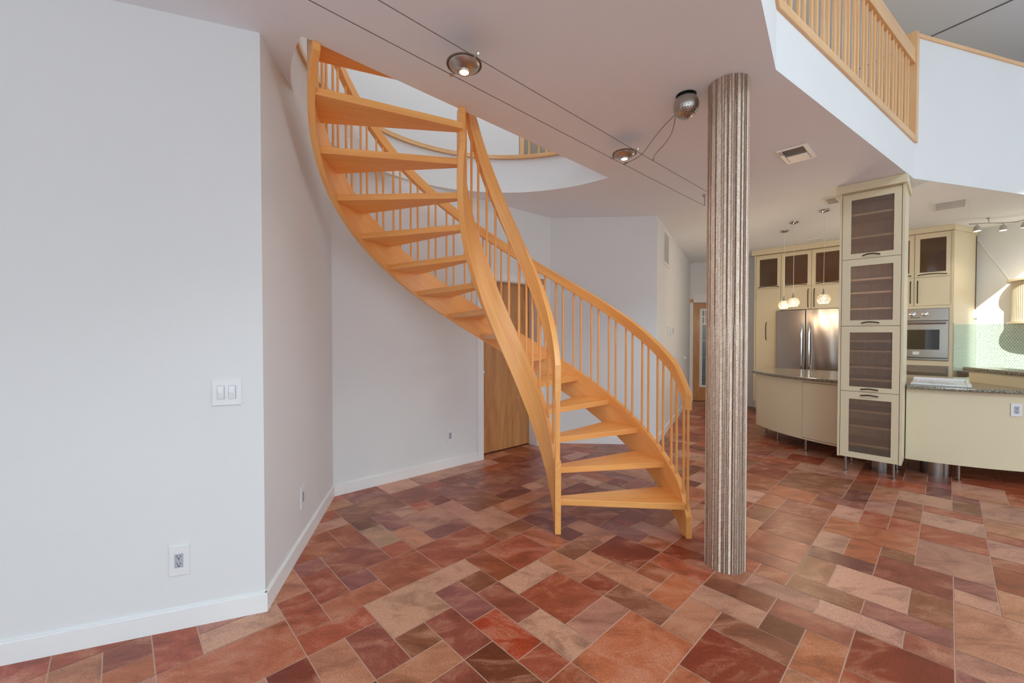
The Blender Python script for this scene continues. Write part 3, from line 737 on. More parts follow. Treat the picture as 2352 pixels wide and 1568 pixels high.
for p, q in ((6.958, 1.85), (6.541, 1.60), (6.186, 1.21), (6.042, -.08), (6.23, -.72), (7.2, 1.6), (7.2, .4), (7.2, -.8)):
    lx, ly = W2(p, q); mk('leg', MB().lathe([(.0, 0), (.024, 0), (.024, .008), (.0135, .012), (.0135, .167), (0, .167)], (lx, ly, 0), 16), M['steel'], isld)
for p, q, r in ((5.93, .50, .072), (6.18, .085, .115)):
    lx, ly = W2(p, q)
    mk('pedestal', MB().lathe([(0, 0), (r, 0), (r, .167), (0, .167)], (lx, ly, 0), 40), M['steel'], tc if r < .1 else isld)
top = mk('granite_worktop', MB().prism(outline(IR+.055, 2.0, 7.42, .05), .895, .932), M['stone'], None, bevel=.012)
tag(top, 'speckled grey granite worktop with curved edge on top of the cream island', 'worktop')
# receptacle plate on the island front comes later; drainboard sink on the worktop
sx, sy = W2(6.2, .08)
sk = thing('drainboard_sink', (sx, sy, .932), 'white enamel drainboard sink lying in the granite worktop right of the tall cabinet', 'sink')
m = MB().pbox(5.99, 6.62, -.146, .272, .9325, .948)
mk('basin_slab', m, M['enamel'], sk, bevel=.004)
r = MB()
for i in range(22): q = -.105+i*.0168; r.pbox(6.0, 6.50, q, q+.008, .948, .955, 'p')
mk('drain_ribs', r, M['enamel'], sk)
mk('rim', MB().pbox(5.985, 6.62, -.158, -.125, .9325, .966, 'p').pbox(6.52, 6.62, -.125, .272, .9325, .972), M['enamel'], sk, bevel=.005)
# ---- raised bar on the island
bx, by = W2(6.5, -.45)
bar = thing('raised_bar', (bx, by, .932), 'raised cream bar with a granite ledge, on the island worktop at the right edge', 'bar counter')
def barpoly(o):
    a, b = (6.79, -.155), (6.0, -.705)
    L = hypot(b[0]-a[0], b[1]-a[1]); u = ((b[0]-a[0])/L, (b[1]-a[1])/L); n = (u[1], -u[0])      # n points to the sink side
    if n[0] > 0 : n = (-n[0], -n[1])
    A = (a[0]-u[0]*o+n[0]*o, a[1]-u[1]*o+n[1]*o); B = (b[0]+n[0]*o, b[1]+n[1]*o)
    k = .26+2*o
    return [W2(*A), W2(*B), W2(B[0]-n[0]*k, B[1]-n[1]*k), W2(A[0]-n[0]*k, A[1]-n[1]*k)]
mk('panel', MB().prism(barpoly(0), .9325, 1.052), M['cream'], bar)
mk('ledge', MB().prism(barpoly(.04), 1.052, 1.092), M['stone'], bar, bevel=.014)
# ---- wall of cabinets behind: pantry, fridge surround, filler, oven tower
F = 8.555
def cab(name, q0, q1, label, z0=.23, top=2.90, pc=(8.50, 8.52)):
    x, y = W2((F+9.19)/2, (q0+q1)/2); o = thing(name, (x, y, 0), label, 'cabinet')
    return o
pa = cab('pantry_cabinet', 2.07, 2.50, 'tall cream pantry cabinet at the left end of the kitchen wall')
mk('carcass', MB().pbox(F+.021, 9.19, 2.0705, 2.4685, .10, 2.90, 'z').pbox(F, 9.19, 2.469, 2.492, .23, 2.90, 'z'), M['cream'], pa)
mk('crown', MB().pbox(F-.04, 9.19, 2.0705, 2.53, 2.905, 2.998), M['cream'], pa)
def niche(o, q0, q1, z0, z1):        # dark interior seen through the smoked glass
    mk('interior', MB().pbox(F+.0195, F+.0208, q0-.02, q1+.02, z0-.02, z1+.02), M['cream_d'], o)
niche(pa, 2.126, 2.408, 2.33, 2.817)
glass_door(pa, F, 2.073, 2.464, 2.287, 2.885, (2.126, 2.408, 2.33, 2.817), 'pane_dark', (2.10, 2.43, 2.309, 2.309))
slab_door(pa, F, 2.073, 2.464, .23, 2.282, (2.292, 2.292, 1.348, 1.673))
fr = cab('fridge_surround', 1.18, 2.07, 'cream cabinet over the steel refrigerator, two smoked glass doors above two plain doors')
mk('carcass', MB().pbox(F+.021, 9.19, 1.18, 2.0695, 1.885, 2.90, 'z').pbox(F, 9.19, 1.155, 1.179, .0, 2.90, 'z'), M['cream'], fr)
mk('crown', MB().pbox(F-.04, 9.19, 1.155, 2.0695, 2.905, 2.998), M['cream'], fr)
for a, b in ((1.625, 2.066), (1.182, 1.619)):
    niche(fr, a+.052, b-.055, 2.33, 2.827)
    glass_door(fr, F, a, b, 2.287, 2.885, (a+.052, b-.055, 2.33, 2.827), 'pane_dark', (a+.06, b-.06, 2.309, 2.309))
slab_door(fr, F, 1.625, 2.066, 1.885, 2.282, (1.665, 1.665, 1.915, 2.235)); slab_door(fr, F, 1.182, 1.619, 1.885, 2.282, (1.580, 1.580, 1.915, 2.235))
fi = cab('tall_cupboard', .78, 1.15, 'plain tall cream cupboard on the kitchen wall behind the glass cabinet')
mk('carcass', MB().pbox(F+.021, 9.19, .778, 1.154, .10, 2.90, 'z'), M['cream'], fi)
mk('crown', MB().pbox(F-.04, 9.19, .778, 1.154, 2.905, 2.998), M['cream'], fi)
slab_door(fi, F, .782, 1.15, .10, 2.90, (.82, .82, 1.2, 1.5))
# refrigerator
rx, ry = W2(8.75, 1.65)
rf = thing('refrigerator', (rx, ry, 0), 'large stainless steel french door refrigerator set among the cream cabinets', 'refrigerator')
mk('case', MB().pbox(8.47, 9.15, 1.205, 2.062, .03, 1.865, 'z'), M['steel_d'], rf)
dl = mk('door', MB().pbox(8.36, 8.465, 1.664, 2.085, .62, 1.868, 'z'), M['steel'], rf, bevel=.008)
# right door: gently wavy sheet so that window light ripples over it
mb = MB(); NQ, NZ = 24, 30; rows = []
rw = random.Random(3)
for i in range(NQ+1):
    q = 1.652-.445*i/NQ; col = []
    for j in range(NZ+1):
        z = .62+1.248*j/NZ; e = min(i, NQ-i)/6; e = min(1, e)
        col.append(W(8.36-.010*e*sin(pi*i/NQ)-.0035*e*sin(5.2*z+2.1*i/NQ*3)*sin(pi*i/NQ*2.2), q, z))
    rows.append(col)
for i in range(NQ):
    for j in range(NZ): mb.quad([rows[i][j], rows[i+1][j], rows[i+1][j+1], rows[i][j+1]], smooth=True)
drr = mk('door', mb, M['steel'], rf)
bm = bmesh.new(); bm.from_mesh(drr.data); bmesh.ops.remove_doubles(bm, verts=bm.verts, dist=1e-5); bmesh.ops.recalc_face_normals(bm, faces=bm.faces); bm.to_mesh(drr.data); bm.free()
mk('door_edge', MB().pbox(8.372, 8.465, 1.207, 1.652, .62, 1.868, 'z'), M['steel_d'], rf)
mk('freezer_drawer', MB().pbox(8.36, 8.465, 1.207, 2.085, .06, .61, 'z'), M['steel'], rf, bevel=.008)
mk('seam', MB().pbox(8.40, 8.469, 1.652, 1.664, .62, 1.868), M['black'], rf)
for q, par in ((1.705, dl), (1.60, drr)):
    pts = [W(8.355-.055*sin(pi*t)**.5, q, .86+.78*t) for t in [i/16 for i in range(17)]]
    mk('handle', MB().tube(pts, .013, 10), M['chrome'], par)
mk('badge', MB().pbox(8.342, 8.348, 1.255, 1.315, 1.762, 1.782), M['chrome'], drr)
# oven tower
ov = cab('oven_cabinet', -.03, .775, 'cream oven tower with steel wall oven and warming drawer, right of the glass cabinet')
cm = MB().pbox(F+.021, 9.10, .0, .7765, .0, 2.925, 'z')
for a, b, c, d_ in ((.742, .7765, .62, 1.87), (-.028, .003, .0, 2.925), (.003, .742, 1.832, 1.868), (.003, .742, .998, 1.072), (.003, .742, .0, .66)): cm.pbox(F, F+.0209, a, b, c, d_, 'z')
mk('carcass', cm, M['cream'], ov)
mk('side_panel', MB().wbox(KA, KC, -.006, .02, .0, 2.925, .058, hypot(KC[0]-KA[0], KC[1]-KA[1])-.006, 'z'), M['cream'], ov)
cr = MB().pbox(F-.045, 9.10, -.03, .7765, 2.926, 2.998)
cr.wbox(KA, KC, -.02, .02, 2.926, 2.998, .02, hypot(KC[0]-KA[0], KC[1]-KA[1])-.006)
mk('crown', cr, M['cream'], ov)
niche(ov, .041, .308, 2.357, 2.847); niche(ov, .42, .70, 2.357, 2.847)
glass_door(ov, F, -.018, .362, 2.288, 2.92, (.041, .308, 2.357, 2.847), 'pane_dark', (.03, .33, 2.318, 2.318))
glass_door(ov, F, .368, .774, 2.288, 2.92, (.42, .71, 2.357, 2.847), 'pane_dark', (.40, .74, 2.318, 2.318))
slab_door(ov, F, -.018, .362, 1.873, 2.283, (.328, .328, 1.91, 2.24)); slab_door(ov, F, .368, .774, 1.873, 2.283, (.404, .404, 1.91, 2.24))
wx, wy = W2(F, .37)
wo = thing('wall_oven', (wx, wy, 1.075), 'stainless steel wall oven with round knobs and a dark window, built into the oven tower', 'oven')
P1 = F-.022
mk('front', MB().pbox(P1, F+.0205, .006, .74, 1.078, 1.828), M['steel'], wo, bevel=.004)
mk('control_panel', MB().pbox(P1-.006, P1-.0005, .012, .735, 1.662, 1.808), M['steel'], wo)
mk('gap', MB().pbox(P1-.004, P1-.0004, .010, .737, 1.647, 1.657).pbox(P1-.004, P1-.0004, .012, .735, 1.104, 1.114).pbox(P1-.009, P1-.0064, .30, .40, 1.697, 1.704), M['black'], wo)
dd = mk('oven_door', MB().pbox(P1-.012, P1-.0045, .012, .735, 1.120, 1.642), M['steel'], wo, bevel=.003)
mk('window', MB().pbox(P1-.0145, P1-.0124, .094, .65, 1.232, 1.522), M['oven_glass'], dd)
hb = MB().tube([W(P1-.062, .03, 1.615), W(P1-.062, .717, 1.615)], .014, 12)
for q in (.04, .707): hb.pbox(P1-.066, P1-.012, q-.012, q+.012, 1.600, 1.632, 'p')
mk('handle', hb, M['steel'], dd)
for q in (.245, .375):
    x, y = W2(P1-.006, q); mk('knob', MB().lathe([(0, 0), (.036, 0), (.036, .006), (.026, .010), (.022, .034), (.0, .036)], (x, y, 1.752), 24, (-PX, -PY, 0)), M['chrome'], wo)
mk('badge', MB().pbox(P1-.0146, P1-.0124, .30, .37, 1.155, 1.20), M['plastic'], dd)
wd = thing('warming_drawer', (wx, wy, .70), 'stainless steel warming drawer with slanted pull, under the wall oven', 'drawer')
mk('front', MB().pbox(P1, F+.0205, .006, .74, .665, .992), M['steel'], wd, bevel=.004)
mk('handle', MB().hexa([W(P1-.05, .03, .895), W(P1-.05, .72, .895), W(P1-.001, .72, .975), W(P1-.001, .03, .975)], [W(P1-.05, .03, .907), W(P1-.05, .72, .907), W(P1-.001, .72, .985), W(P1-.001, .03, .985)]), M['steel'], wd)
# range, base cabinet, backsplash and hood along the angled hood wall
hx, hy = along(KC, KD, .55, -.35)
rg = thing('range', (hx, hy, 0), 'stainless steel range with round knobs, partly hidden behind the raised bar', 'range')
mk('body', MB().wbox(KC, KD, -.68, -.03, .05, .90, .13, 1.04), M['steel'], rg)
mk('cooktop', MB().wbox(KC, KD, -.70, -.02, .90, .945, .12, 1.05), M['steel_d'], rg, bevel=.004)
mk('control_panel', MB().wbox(KC, KD, -.70, -.681, .76, .899, .13, 1.04), M['steel'], rg)
ux, uy = (KD[0]-KC[0])/hypot(KD[0]-KC[0], KD[1]-KC[1]), (KD[1]-KC[1])/hypot(KD[0]-KC[0], KD[1]-KC[1])
for s in (.24, .39, .54, .69, .84):
    x, y = along(KC, KD, s, -.70); mk('knob', MB().lathe([(0, 0), (.036, 0), (.036, .008), (.026, .012), (.022, .036), (0, .038)], (x, y, .83), 24, (uy, -ux, 0)), M['chrome'], rg)
bc = mk('base_cabinet', MB().wbox(KC, KD, -.62, -.005, .10, .925, 1.06, 2.6), M['cream']); tag(bc, 'cream base cabinet against the hood wall, right of the range', 'cabinet')
bs = MB()
def tilequad(mb, a, b, t, s0, s1, z0, z1):
    p0, p1 = along(a, b, s0, t), along(a, b, s1, t)
    mb.quad([(p0[0], p0[1], z0), (p1[0], p1[1], z0), (p1[0], p1[1], z1), (p0[0], p0[1], z1)], [(s0, z0), (s1, z0), (s1, z1), (s0, z1)])
    mb.wbox(a, b, t+.001, t+.006, z0, z1, s0, s1)
tilequad(bs, KC, KD, -.010, .016, 2.6, .93, 1.605)
s2 = MB(); tilequad(s2, KA, KC, -.014, .058, hypot(KC[0]-KA[0], KC[1]-KA[1])-.012, .93, 1.605); mk('side_tiles', s2, M['penny'], ov)
o = mk('tile_backsplash', bs, M['penny']); tag(o, 'green round mosaic backsplash on the kitchen wall under the cream hood', 'backsplash')
hd = thing('range_hood', along(KC, KD, .88, -.3)+(1.595,), 'cream fluted half-round range hood on the wall at the right edge', 'range hood')
def hoodpoly(a, b, flute=0., n=150, s_c=.885):
    L = []
    for i in range(n+1):
        th = pi*i/n; f = 1+(flute if i % 3 == 0 else 0)
        L.append(along(KC, KD, s_c-a*cos(th)*f, -.004-b*sin(th)*f))
    return L
mk('canopy', MB().prism(hoodpoly(.47, .60, -.018), 1.622, 2.150, smooth=False), M['cream'], hd)
mk('rim', MB().prism(hoodpoly(.508, .64, 0, 60), 1.595, 1.621), M['cream'], hd)
mk('top_plate', MB().prism(hoodpoly(.515, .65, 0, 60), 2.151, 2.180), M['cream'], hd)
mk('back_plate', MB().wbox(KC, KD, -.018, -.004, 1.6215, 2.1505, .378, .412, 'z'), M['cream'], hd)
o = mk('hood_cable', MB().tube([along(KC, KD, .015, -.008)+(2.844,), along(KC, KD, .36, -.008)+(2.184,)], .006, 6), M['trim']); tag(o, 'thin pale cable running diagonally down the wall to the hood', 'cable')
# thin dark cord in the corner between the oven tower side and the wall, with the small white box
o = mk('cord_channel', MB().wbox(KA, KC, -.014, -.0065, 1.70, 2.90, hypot(KC[0]-KA[0], KC[1]-KA[1])-.045, hypot(KC[0]-KA[0], KC[1]-KA[1])-.037, 'z'), M['cable']); tag(o, 'thin dark cord running down the corner beside the oven tower', 'cord')
# ------------------------------------------------------------------ plates and vents on walls
def wallspot(a, b, s, z, t=0.):
    x, y = along(a, b, s, -t); return (x, y, z), atan2(b[1]-a[1], b[0]-a[0])
def outlet(loc, rz, label, w=.078, h=.125, group=None):
    o = thing('wall_outlet', loc, label, 'outlet', group, rz)
    p = mk('plate', MB().box(-w/2, w/2, -.007, 0, -h/2, h/2), M['plastic'], o, True, bevel=.003)
    r = mk('receptacle', MB().box(-.0175, .0175, -.009, -.0072, -.034, .034), M['plastic_g'], o, True)
    s = MB()
    for zc in (.018, -.018):
        s.box(-.008, -.0055, -.0096, -.0091, zc, zc+.009).box(.0055, .008, -.0096, -.0091, zc, zc+.008).box(-.003, .003, -.0096, -.0091, zc-.010, zc-.004)
    mk('slots', s, M['slot'], r, True)
    return o
loc, rz = wallspot(A0, AB, LA-.984+.616, .338); outlet(loc, rz, 'white wall outlet low on the big left wall, below the light switch', .084, .150)
loc, rz = wallspot(AB, BC, .650, .352); outlet(loc, rz, 'white wall outlet low on the narrow shadowed wall left of the stairs', .08, .15)
loc, rz = wallspot(BC, CD, 1.230, .348); outlet(loc, rz, 'white wall outlet low on the wall under the stairs, left of the wooden door', .08, .14)
a = radians(-153.14); px_, qx_ = IC[0]+IR*cos(a), IC[1]+IR*sin(a)
x, y = W2(px_, qx_); n2 = (cos(a)*PX-sin(a)*PY, cos(a)*PY+sin(a)*PX)
outlet((x+n2[0]*.001, y+n2[1]*.001, .743), atan2(n2[0], -n2[1]), 'white outlet plate on the curved cream island front at the right edge', .080, .124)
loc, rz = wallspot(A0, AB, LA-.984+.824, 1.158)
sw = thing('light_switch', loc, 'white double rocker light switch on the big left wall', 'light switch', None, rz)
mk('plate', MB().box(-.064, .064, -.008, 0, -.066, .066), M['plastic'], sw, True, bevel=.003)
for xo in (-.025, .024):
    m = MB().hexa([(xo-.0165, -.0095, -.034), (xo+.0165, -.0095, -.034), (xo+.0165, -.0082, -.034), (xo-.0165, -.0082, -.034)], [(xo-.0165, -.0095, .034), (xo+.0165, -.0095, .034), (xo+.0165, -.0082, .034), (xo-.0165, -.0082, .034)])
    mk('surround', m, M['plastic_g'], sw, True)
    m = MB().solid([(xo-.015, -.011, -.032), (xo+.013, -.011, -.032), (xo+.006, -.016, 0), (xo-.012, -.016, 0), (xo-.015, -.011, .032), (xo+.013, -.011, .032),
                    (xo-.015, -.0096, -.032), (xo+.013, -.0096, -.032), (xo+.013, -.0096, .032), (xo-.015, -.0096, .032)],
                   [(0, 1, 2, 3), (3, 2, 5, 4), (6, 7, 1, 0), (4, 5, 8, 9), (1, 7, 8, 5, 2), (6, 0, 3, 4, 9), (6, 9, 8, 7)])
    mk('rocker', m, M['plastic'], sw, True)
# hall wall: return air grille, thermostat pair, bell knob
loc, rz = wallspot(DE, EF, .715, 2.70)
rv = thing('return_grille', loc, 'tall white return air grille high on the hall wall near the ceiling', 'vent', None, rz)
mk('frame', MB().box(-.26, .26, -.012, 0, -.245, -.21).box(-.26, .26, -.012, 0, .21, .245).box(-.26, -.22, -.012, 0, -.21, .21).box(.22, .26, -.012, 0, -.21, .21), M['trim'], rv, True)
sl = MB()
for i in range(28): z = -.205+i*.015; sl.box(-.22, .22, -.010, -.004, z, z+.006)
mk('slats', sl, M['trim'], rv, True); mk('backing', MB().box(-.22, .22, -.003, -.0005, -.21, .21), M['grille'], rv, True)
loc, rz = wallspot(DE, EF, .955, 1.52); o = thing('thermostat', loc, 'small white thermostat on the hall wall behind the handrail, left of its pair', 'thermostat', None, rz)
mk('case', MB().box(-.09, .09, -.022, 0, -.06, .06), M['plastic'], o, True, bevel=.004)
loc, rz = wallspot(DE, EF, 1.24, 1.515); o = thing('wall_keypad', loc, 'small white keypad on the hall wall, just right of the thermostat', 'keypad', None, rz)
mk('case', MB().box(-.10, .10, -.028, 0, -.065, .065), M['plastic'], o, True, bevel=.004); mk('face', MB().box(.02, .085, -.030, -.0282, -.05, .05), M['plastic_g'], o, True)
loc, rz = wallspot(DE, EF, 3.10, .99); o = mk('door_bumper', MB().lathe([(0, 0), (.03, 0), (.03, .01), (.018, .03), (0, .034)], loc, 20, (sin(rz), -cos(rz), 0)), M['plastic']); tag(o, 'small round white door bumper on the hall wall near the entry door', 'door stop')
LK = hypot(KC[0]-KA[0], KC[1]-KA[1])
loc, rz = wallspot(KA, KC, .70, 1.755, .0065); o = thing('wall_switch', loc, 'small white switch at the end of the cord in the kitchen corner', 'switch', None, rz)
mk('case', MB().box(-.05, .05, -.02, 0, -.065, .065), M['plastic'], o, True, bevel=.004)
# ceiling registers
def register(p, q, lp, lq, label, slats=8, half=False):
    x, y = W2(p, q); o = thing('ceiling_vent', (x, y, HC), label, 'vent', None, PSI)
    f = .028; a, b = lp/2, lq/2
    mk('frame', MB().box(-a, a, -b, -b+f, -.009, -.0005).box(-a, a, b-f, b, -.009, -.0005).box(-a, -a+f, -b+f, b-f, -.009, -.0005).box(a-f, a, -b+f, b-f, -.009, -.0005), M['trim'], o, True)
    hi = 0. if half else a-f
    mk('backing', MB().box(-a+f, hi, -b+f, b-f, -.003, -.0008), M['grille'], o, True)
    s = MB(); w = (hi+a-f)/slats
    for i in range(slats): s.box(-a+f+i*w, -a+f+i*w+w*.35, -b+f, b-f, -.008, -.0035, 'y')
    mk('slats', s, M['grille'] if half else M['trim'], o, True)
    if half:
        mk('damper_plate', MB().box(.004, a-f-.002, -b+f+.006, b-f-.006, -.012, -.006), M['trim'], o, True)
        secs = [[(-a+f+.3*(2*a-2*f)*t, b-f-.012, -.010-.014*sin(pi*t)), (-a+f+.3*(2*a-2*f)*t, b-.004, -.004), (-a+f+.3*(2*a-2*f)*t, b-.004, -.0095), (-a+f+.3*(2*a-2*f)*t, b-f-.012, -.014-.014*sin(pi*t))] for t in [i/8 for i in range(9)]]
        mk('curved_blade', MB().loft(secs), M['plastic'], o, True)
    return o
register(4.235, .92, .37, .215, 'square white ceiling vent with a dark grille half, right of the round column', 7, True)
register(7.21, .01, .46, .30, 'white ceiling vent above the kitchen, right of the tall glass cabinet', 8)
register(8.28, 1.53, .22, .17, 'small white ceiling vent over the refrigerator cabinets', 5)
register(5.99, .95, .30, .15, 'narrow white ceiling vent just left of the tall glass cabinet crown', 5)

# ------------------------------------------------------------------ low-voltage cable lights
ZC = 2.88
def lcable(q, p0, p1, label):
    x, y = W2(p0, q); o = thing('lighting_cable', (x, y, ZC), label, 'cable')
    n = 30; mk('wire', MB().tube([W(p0+(p1-p0)*i/n, q, ZC-.012*sin(pi*i/n)) for i in range(n+1)], .0019, 6), M['cable'], o)
    for p in (p0, p1):
        x, y = W2(p, q); mk('anchor', MB().lathe([(0, 0), (.006, 0), (.006, .09), (.014, .10), (.022, .119), (0, .1195)], (x, y, ZC-.001), 14), M['nickel'], o)
Q1, Q2 = 1.888, 1.684
lcable(Q1, -1.4, 4.74, 'thin lighting cable under the ceiling, the one nearer the staircase')
lcable(Q2, -1.4, 4.74, 'thin lighting cable under the ceiling, the one nearer the loft edge')
def clamp(mb, q, p, sgn):
    pass
def cable_lamp(p, label):
    x, y = W2(p, (Q1+Q2)/2); o = thing('cable_lamp', (x, y, ZC), label, 'lamp', None, PSI)
    mk('dish', MB().lathe([(0, -.036), (.03, -.035), (.06, -.026), (.080, -.010), (.086, .0), (.084, .0), (.077, -.008), (.058, -.022), (.03, -.030), (0, -.031)], (0, 0, 0), 40), M['nickel'], o, True)
    mk('ring', MB().lathe([(.088, -.003), (.094, -.003), (.094, .003), (.088, .003), (.088, -.003)], (0, 0, 0), 40), M['steel_d'], o, True)
    for s in (-1, 1):
        c = MB().tube([(0, s*.088, 0), (0, s*.122, 0)], .0075, 12).tube([(0, s*.116, -.004), (0, s*.121, .004)], .010, 12)
        mk('clip', c, M['chrome'], o, True)
    mk('socket_ring', MB().lathe([(.024, -.0345), (.030, -.0345), (.030, -.042), (.024, -.042), (.024, -.0345)], (0, 0, 0), 28), M['chrome'], o, True)
    mk('bulb', MB().lathe([(0, -.040), (.0235, -.040), (.0235, -.0365), (0, -.0365)], (0, 0, 0), 24), M['bulb'], o, True)
    l = bpy.data.lights.new('cable_lamp_light', 'SPOT'); l.energy = 34; l.color = (1, .84, .66); l.spot_size = radians(132); l.spot_blend = .8; l.shadow_soft_size = .025
    lo = bpy.data.objects.new('cable_lamp_light', l); COL.objects.link(lo); x, y = W2(p, (Q1+Q2)/2); lo.location = (x, y, ZC-.05)
    return o
cable_lamp(1.345, 'round steel dish lamp clipped between the ceiling cables, near the top of the stairs')
cable_lamp(2.920, 'round steel dish lamp clipped between the ceiling cables, near the round column')
tx, ty, tr = 1.128, 2.712, .079
tf = thing('lamp_transformer', (tx, ty, HC), 'silver perforated ball on the ceiling left of the column, feeding the cable lights', 'transformer')
mk('shell', MB().lathe([(0, -.148)]+[(tr*sin(t), -.070-tr*cos(t)) for t in [pi*.04*i for i in range(1, 22)]]+[(.045, -.006), (0, -.006)], (tx, ty, HC), 40), M['nickel'], tf)
mk('mounting_plate', MB().lathe([(0, -.0055), (.062, -.0055), (.062, -.0005), (0, -.0005)], (tx, ty, HC), 32), M['black'], tf)
hm = MB(); rr = random.Random(5); V3 = Vector
for ring in range(7):
    el = radians(-18-ring*10.5)
    nn = int(26*cos(el)*1.15)
    for i in range(nn):
        az = 2*pi*i/nn+ring*.13
        if (i//3) % 4 == 3: continue
        d_ = V3((cos(el)*cos(az), cos(el)*sin(az), sin(el))); c_ = V3((tx, ty, HC-.070))+d_*(tr+.0004)
        a_ = d_.orthogonal().normalized(); b2 = d_.cross(a_)
        hm.quad([c_+a_*(.0032*cos(k*pi/4))+b2*(.0032*sin(k*pi/4)) for k in range(8)])
mk('perforations', hm, M['black'], tf)
for q, p, sg in ((Q2, 3.19, 1), (Q1, 3.09, -1)):
    e = Vector(W(p, q, ZC)); s_ = Vector((tx-.055, ty+.03, HC-.105)); pts = []
    for i in range(17):
        t = i/16; v = s_.lerp(e, t); v.z -= .045*sin(pi*t); v.x += sg*.02*sin(2*pi*t); pts.append(v)
    mk('lead', MB().tube(pts, .0022, 6), M['cable'], tf)
    dirv = (pts[-1]-pts[-3]).normalized(); mk('connector', MB().tube([e-dirv*.035, e+dirv*.006], .0065, 8), M['steel_d'], tf)

# ------------------------------------------------------------------ pendants over the island
def pendant():
    o = thing('pendant_lamp', (0, 0, HC), 'x', 'pendant lamp', 'crystal pendants over the island')
    mk('canopy', MB().lathe([(0, -.001), (.055, -.001), (.062, -.008), (.050, -.022), (.012, -.034), (0, -.035)], (0, 0, 0), 28), M['chrome'], o, True)
    mk('cord', MB().tube([(0, 0, -.034), (.002, 0, -.4), (0, 0, -.98)], .0028, 6), M['trim'], o, True)
    mk('cap', MB().lathe([(0, -.975), (.008, -.978), (.012, -1.02), (.026, -1.048), (0, -1.049)], (0, 0, 0), 18), M['nickel'], o, True)
    mb = MB(); k = 0; n_ = 90
    for i in range(n_):
        zz = 1-2*(i+.5)/n_
        if zz < -.86: continue
        r_ = sqrt(1-zz*zz); a_ = i*2.399963
        c_ = (.066*r_*cos(a_), .066*r_*sin(a_), -1.105+.062*zz)
        mb.lathe([(0, -.0105), (.0078, -.007), (.0105, 0), (.0078, .007), (0, .0105)], c_, 7)
    mk('crystal_shade', mb, M['crystal'], o, True)
    mk('bulb', MB().lathe([(0, -1.135), (.018, -1.125), (.025, -1.105), (.018, -1.085), (0, -1.075)], (0, 0, 0), 14), M['pend'], o, True)
    return o
m, nt, b = new_mat('frosted_crystal_beads')
b.inputs['Base Color'].default_value = (.95, .86, .72, 1); b.inputs['Roughness'].default_value = .15; b.inputs['Transmission Weight'].default_value = .35
b.inputs['Emission Color'].default_value = (1, .78, .52, 1); b.inputs['Emission Strength'].default_value = .22
M['crystal'] = m
p0_ = pendant()
spots = [((4.067, 6.214), 'crystal globe pendant over the island, leftmost and farthest of the three'), ((3.882, 5.732), 'crystal globe pendant over the island, the middle of the three'), ((3.893, 5.19), 'crystal globe pendant over the island, rightmost of the three, nearest the glass cabinet')]
for i, (xy, lab) in enumerate(spots):
    o = p0_ if i == 0 else dup(p0_, (0, 0, HC))
    o.location = (xy[0], xy[1], HC); o['label'] = lab
    l = bpy.data.lights.new('pendant_light', 'POINT'); l.energy = 24; l.color = (1, .76, .5); l.shadow_soft_size = .07
    lo = bpy.data.objects.new('pendant_light', l); COL.objects.link(lo); lo.location = (xy[0], xy[1], 1.75)

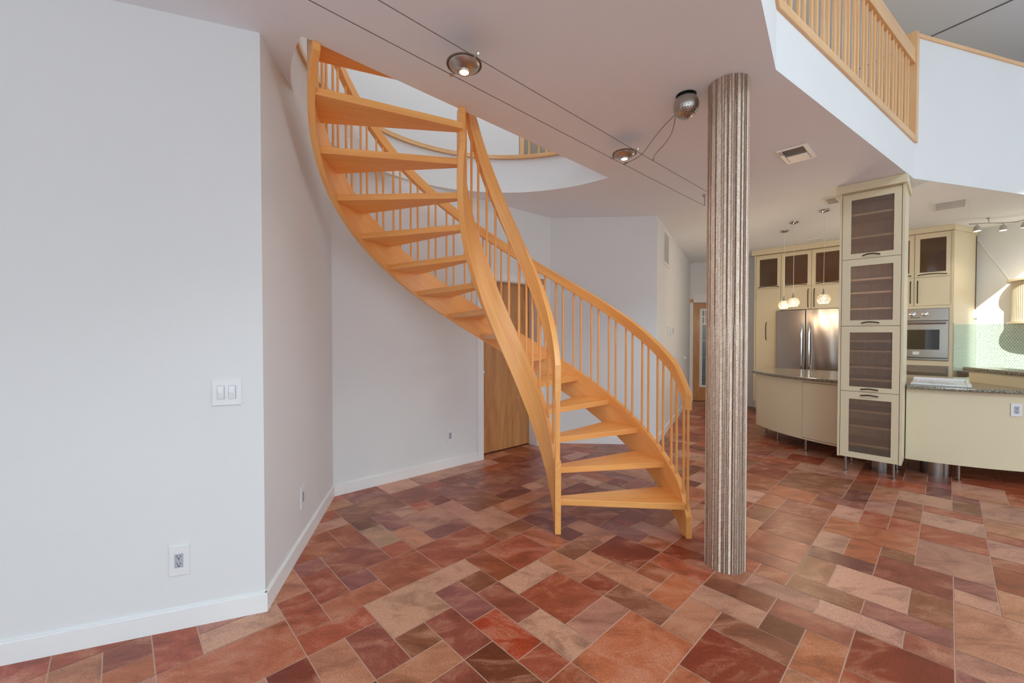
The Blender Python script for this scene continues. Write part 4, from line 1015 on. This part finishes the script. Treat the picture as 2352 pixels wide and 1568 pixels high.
# ------------------------------------------------------------------ track light near the hood
ZT = 2.93
x, y = W2(8.41, -.345)
tl = thing('track_light', (x, y, ZT), 'bent nickel track light with small spot heads, under the ceiling at the right edge', 'track light')
path = [(8.29, -.17), (8.41, -.345), (8.56, -.51), (8.58, -.60), (8.46, -.70), (8.3, -.85), (8.2, -1.05)]
mk('rail', MB().tube([W(p, q, ZT) for p, q in path], .009, 8), M['nickel'], tl)
for p, q in ((8.41, -.345), (8.3, -.85)):
    x, y = W2(p, q); mk('stem', MB().lathe([(0, 0), (.006, 0), (.006, .05), (.02, .06), (.028, .069), (0, .0695)], (x, y, ZT), 14), M['nickel'], tl)
for p, q, dx, dy in ((8.335, -.235, .1, -.05), (8.525, -.475, .05, .02), (8.50, -.66, .1, .15)):
    x, y = W2(p, q); ax = Vector((dx, dy, -1)).normalized(); c_ = Vector((x, y, ZT-.035))
    h = mk('spot_head', MB().lathe([(0, -.01), (.022, -.008), (.033, .02), (.038, .06), (.034, .062), (.0, .058)], c_, 24, ax), M['nickel'], tl)
    mk('bracket', MB().tube([(x, y, ZT), (x+.012, y, ZT-.02), tuple(c_)], .006, 8), M['nickel'], h)
    mk('lens', MB().lathe([(0, .0585), (.033, .0625), (.033, .066), (0, .066)], c_, 24, ax), M['bulb'], h)
    l = bpy.data.lights.new('track_spot', 'SPOT'); l.energy = 20; l.color = (1, .80, .55); l.spot_size = radians(110); l.spot_blend = .9; l.shadow_soft_size = .03
    lo = bpy.data.objects.new('track_spot', l); COL.objects.link(lo); lo.location = c_+ax*.075; lo.rotation_euler = ax.to_track_quat('-Z', 'Y').to_euler()

# ------------------------------------------------------------------ sun, sky, camera
s = bpy.data.lights.new('sun', 'SUN'); s.energy = 14.; s.angle = radians(.6); s.color = (1, .95, .86)
so = bpy.data.objects.new('sun', s); COL.objects.link(so)
v = Vector((SUNP[0]*PX-SUNP[1]*PY, SUNP[0]*PY+SUNP[1]*PX, SUNP[2])); so.rotation_euler = v.to_track_quat('-Z', 'Y').to_euler(); so.location = (0, 0, 12)
w = bpy.data.worlds.new('sky'); SC.world = w; w.use_nodes = True
w.node_tree.nodes['Background'].inputs['Color'].default_value = (.62, .76, .95, 1); w.node_tree.nodes['Background'].inputs['Strength'].default_value = 1.0
cam = bpy.data.cameras.new('camera'); co = bpy.data.objects.new('camera', cam); COL.objects.link(co)
co.location = (0, 0, 1.45); co.rotation_euler = (radians(90-.953), 0, 0)
cam.sensor_width = 36; cam.lens = 952.43/2352*36; cam.clip_start = .02; cam.clip_end = 100
SC.camera = co
SC.view_settings.view_transform = 'Standard'; SC.view_settings.look = 'None'; SC.view_settings.gamma = 1; SC.view_settings.use_curve_mapping = False
SC.view_settings.exposure = -1.13
SC.cycles.max_bounces = 10; SC.cycles.diffuse_bounces = 6; SC.cycles.transparent_max_bounces = 12; SC.cycles.use_denoising = True
SC.cycles.sample_clamp_indirect = 6.
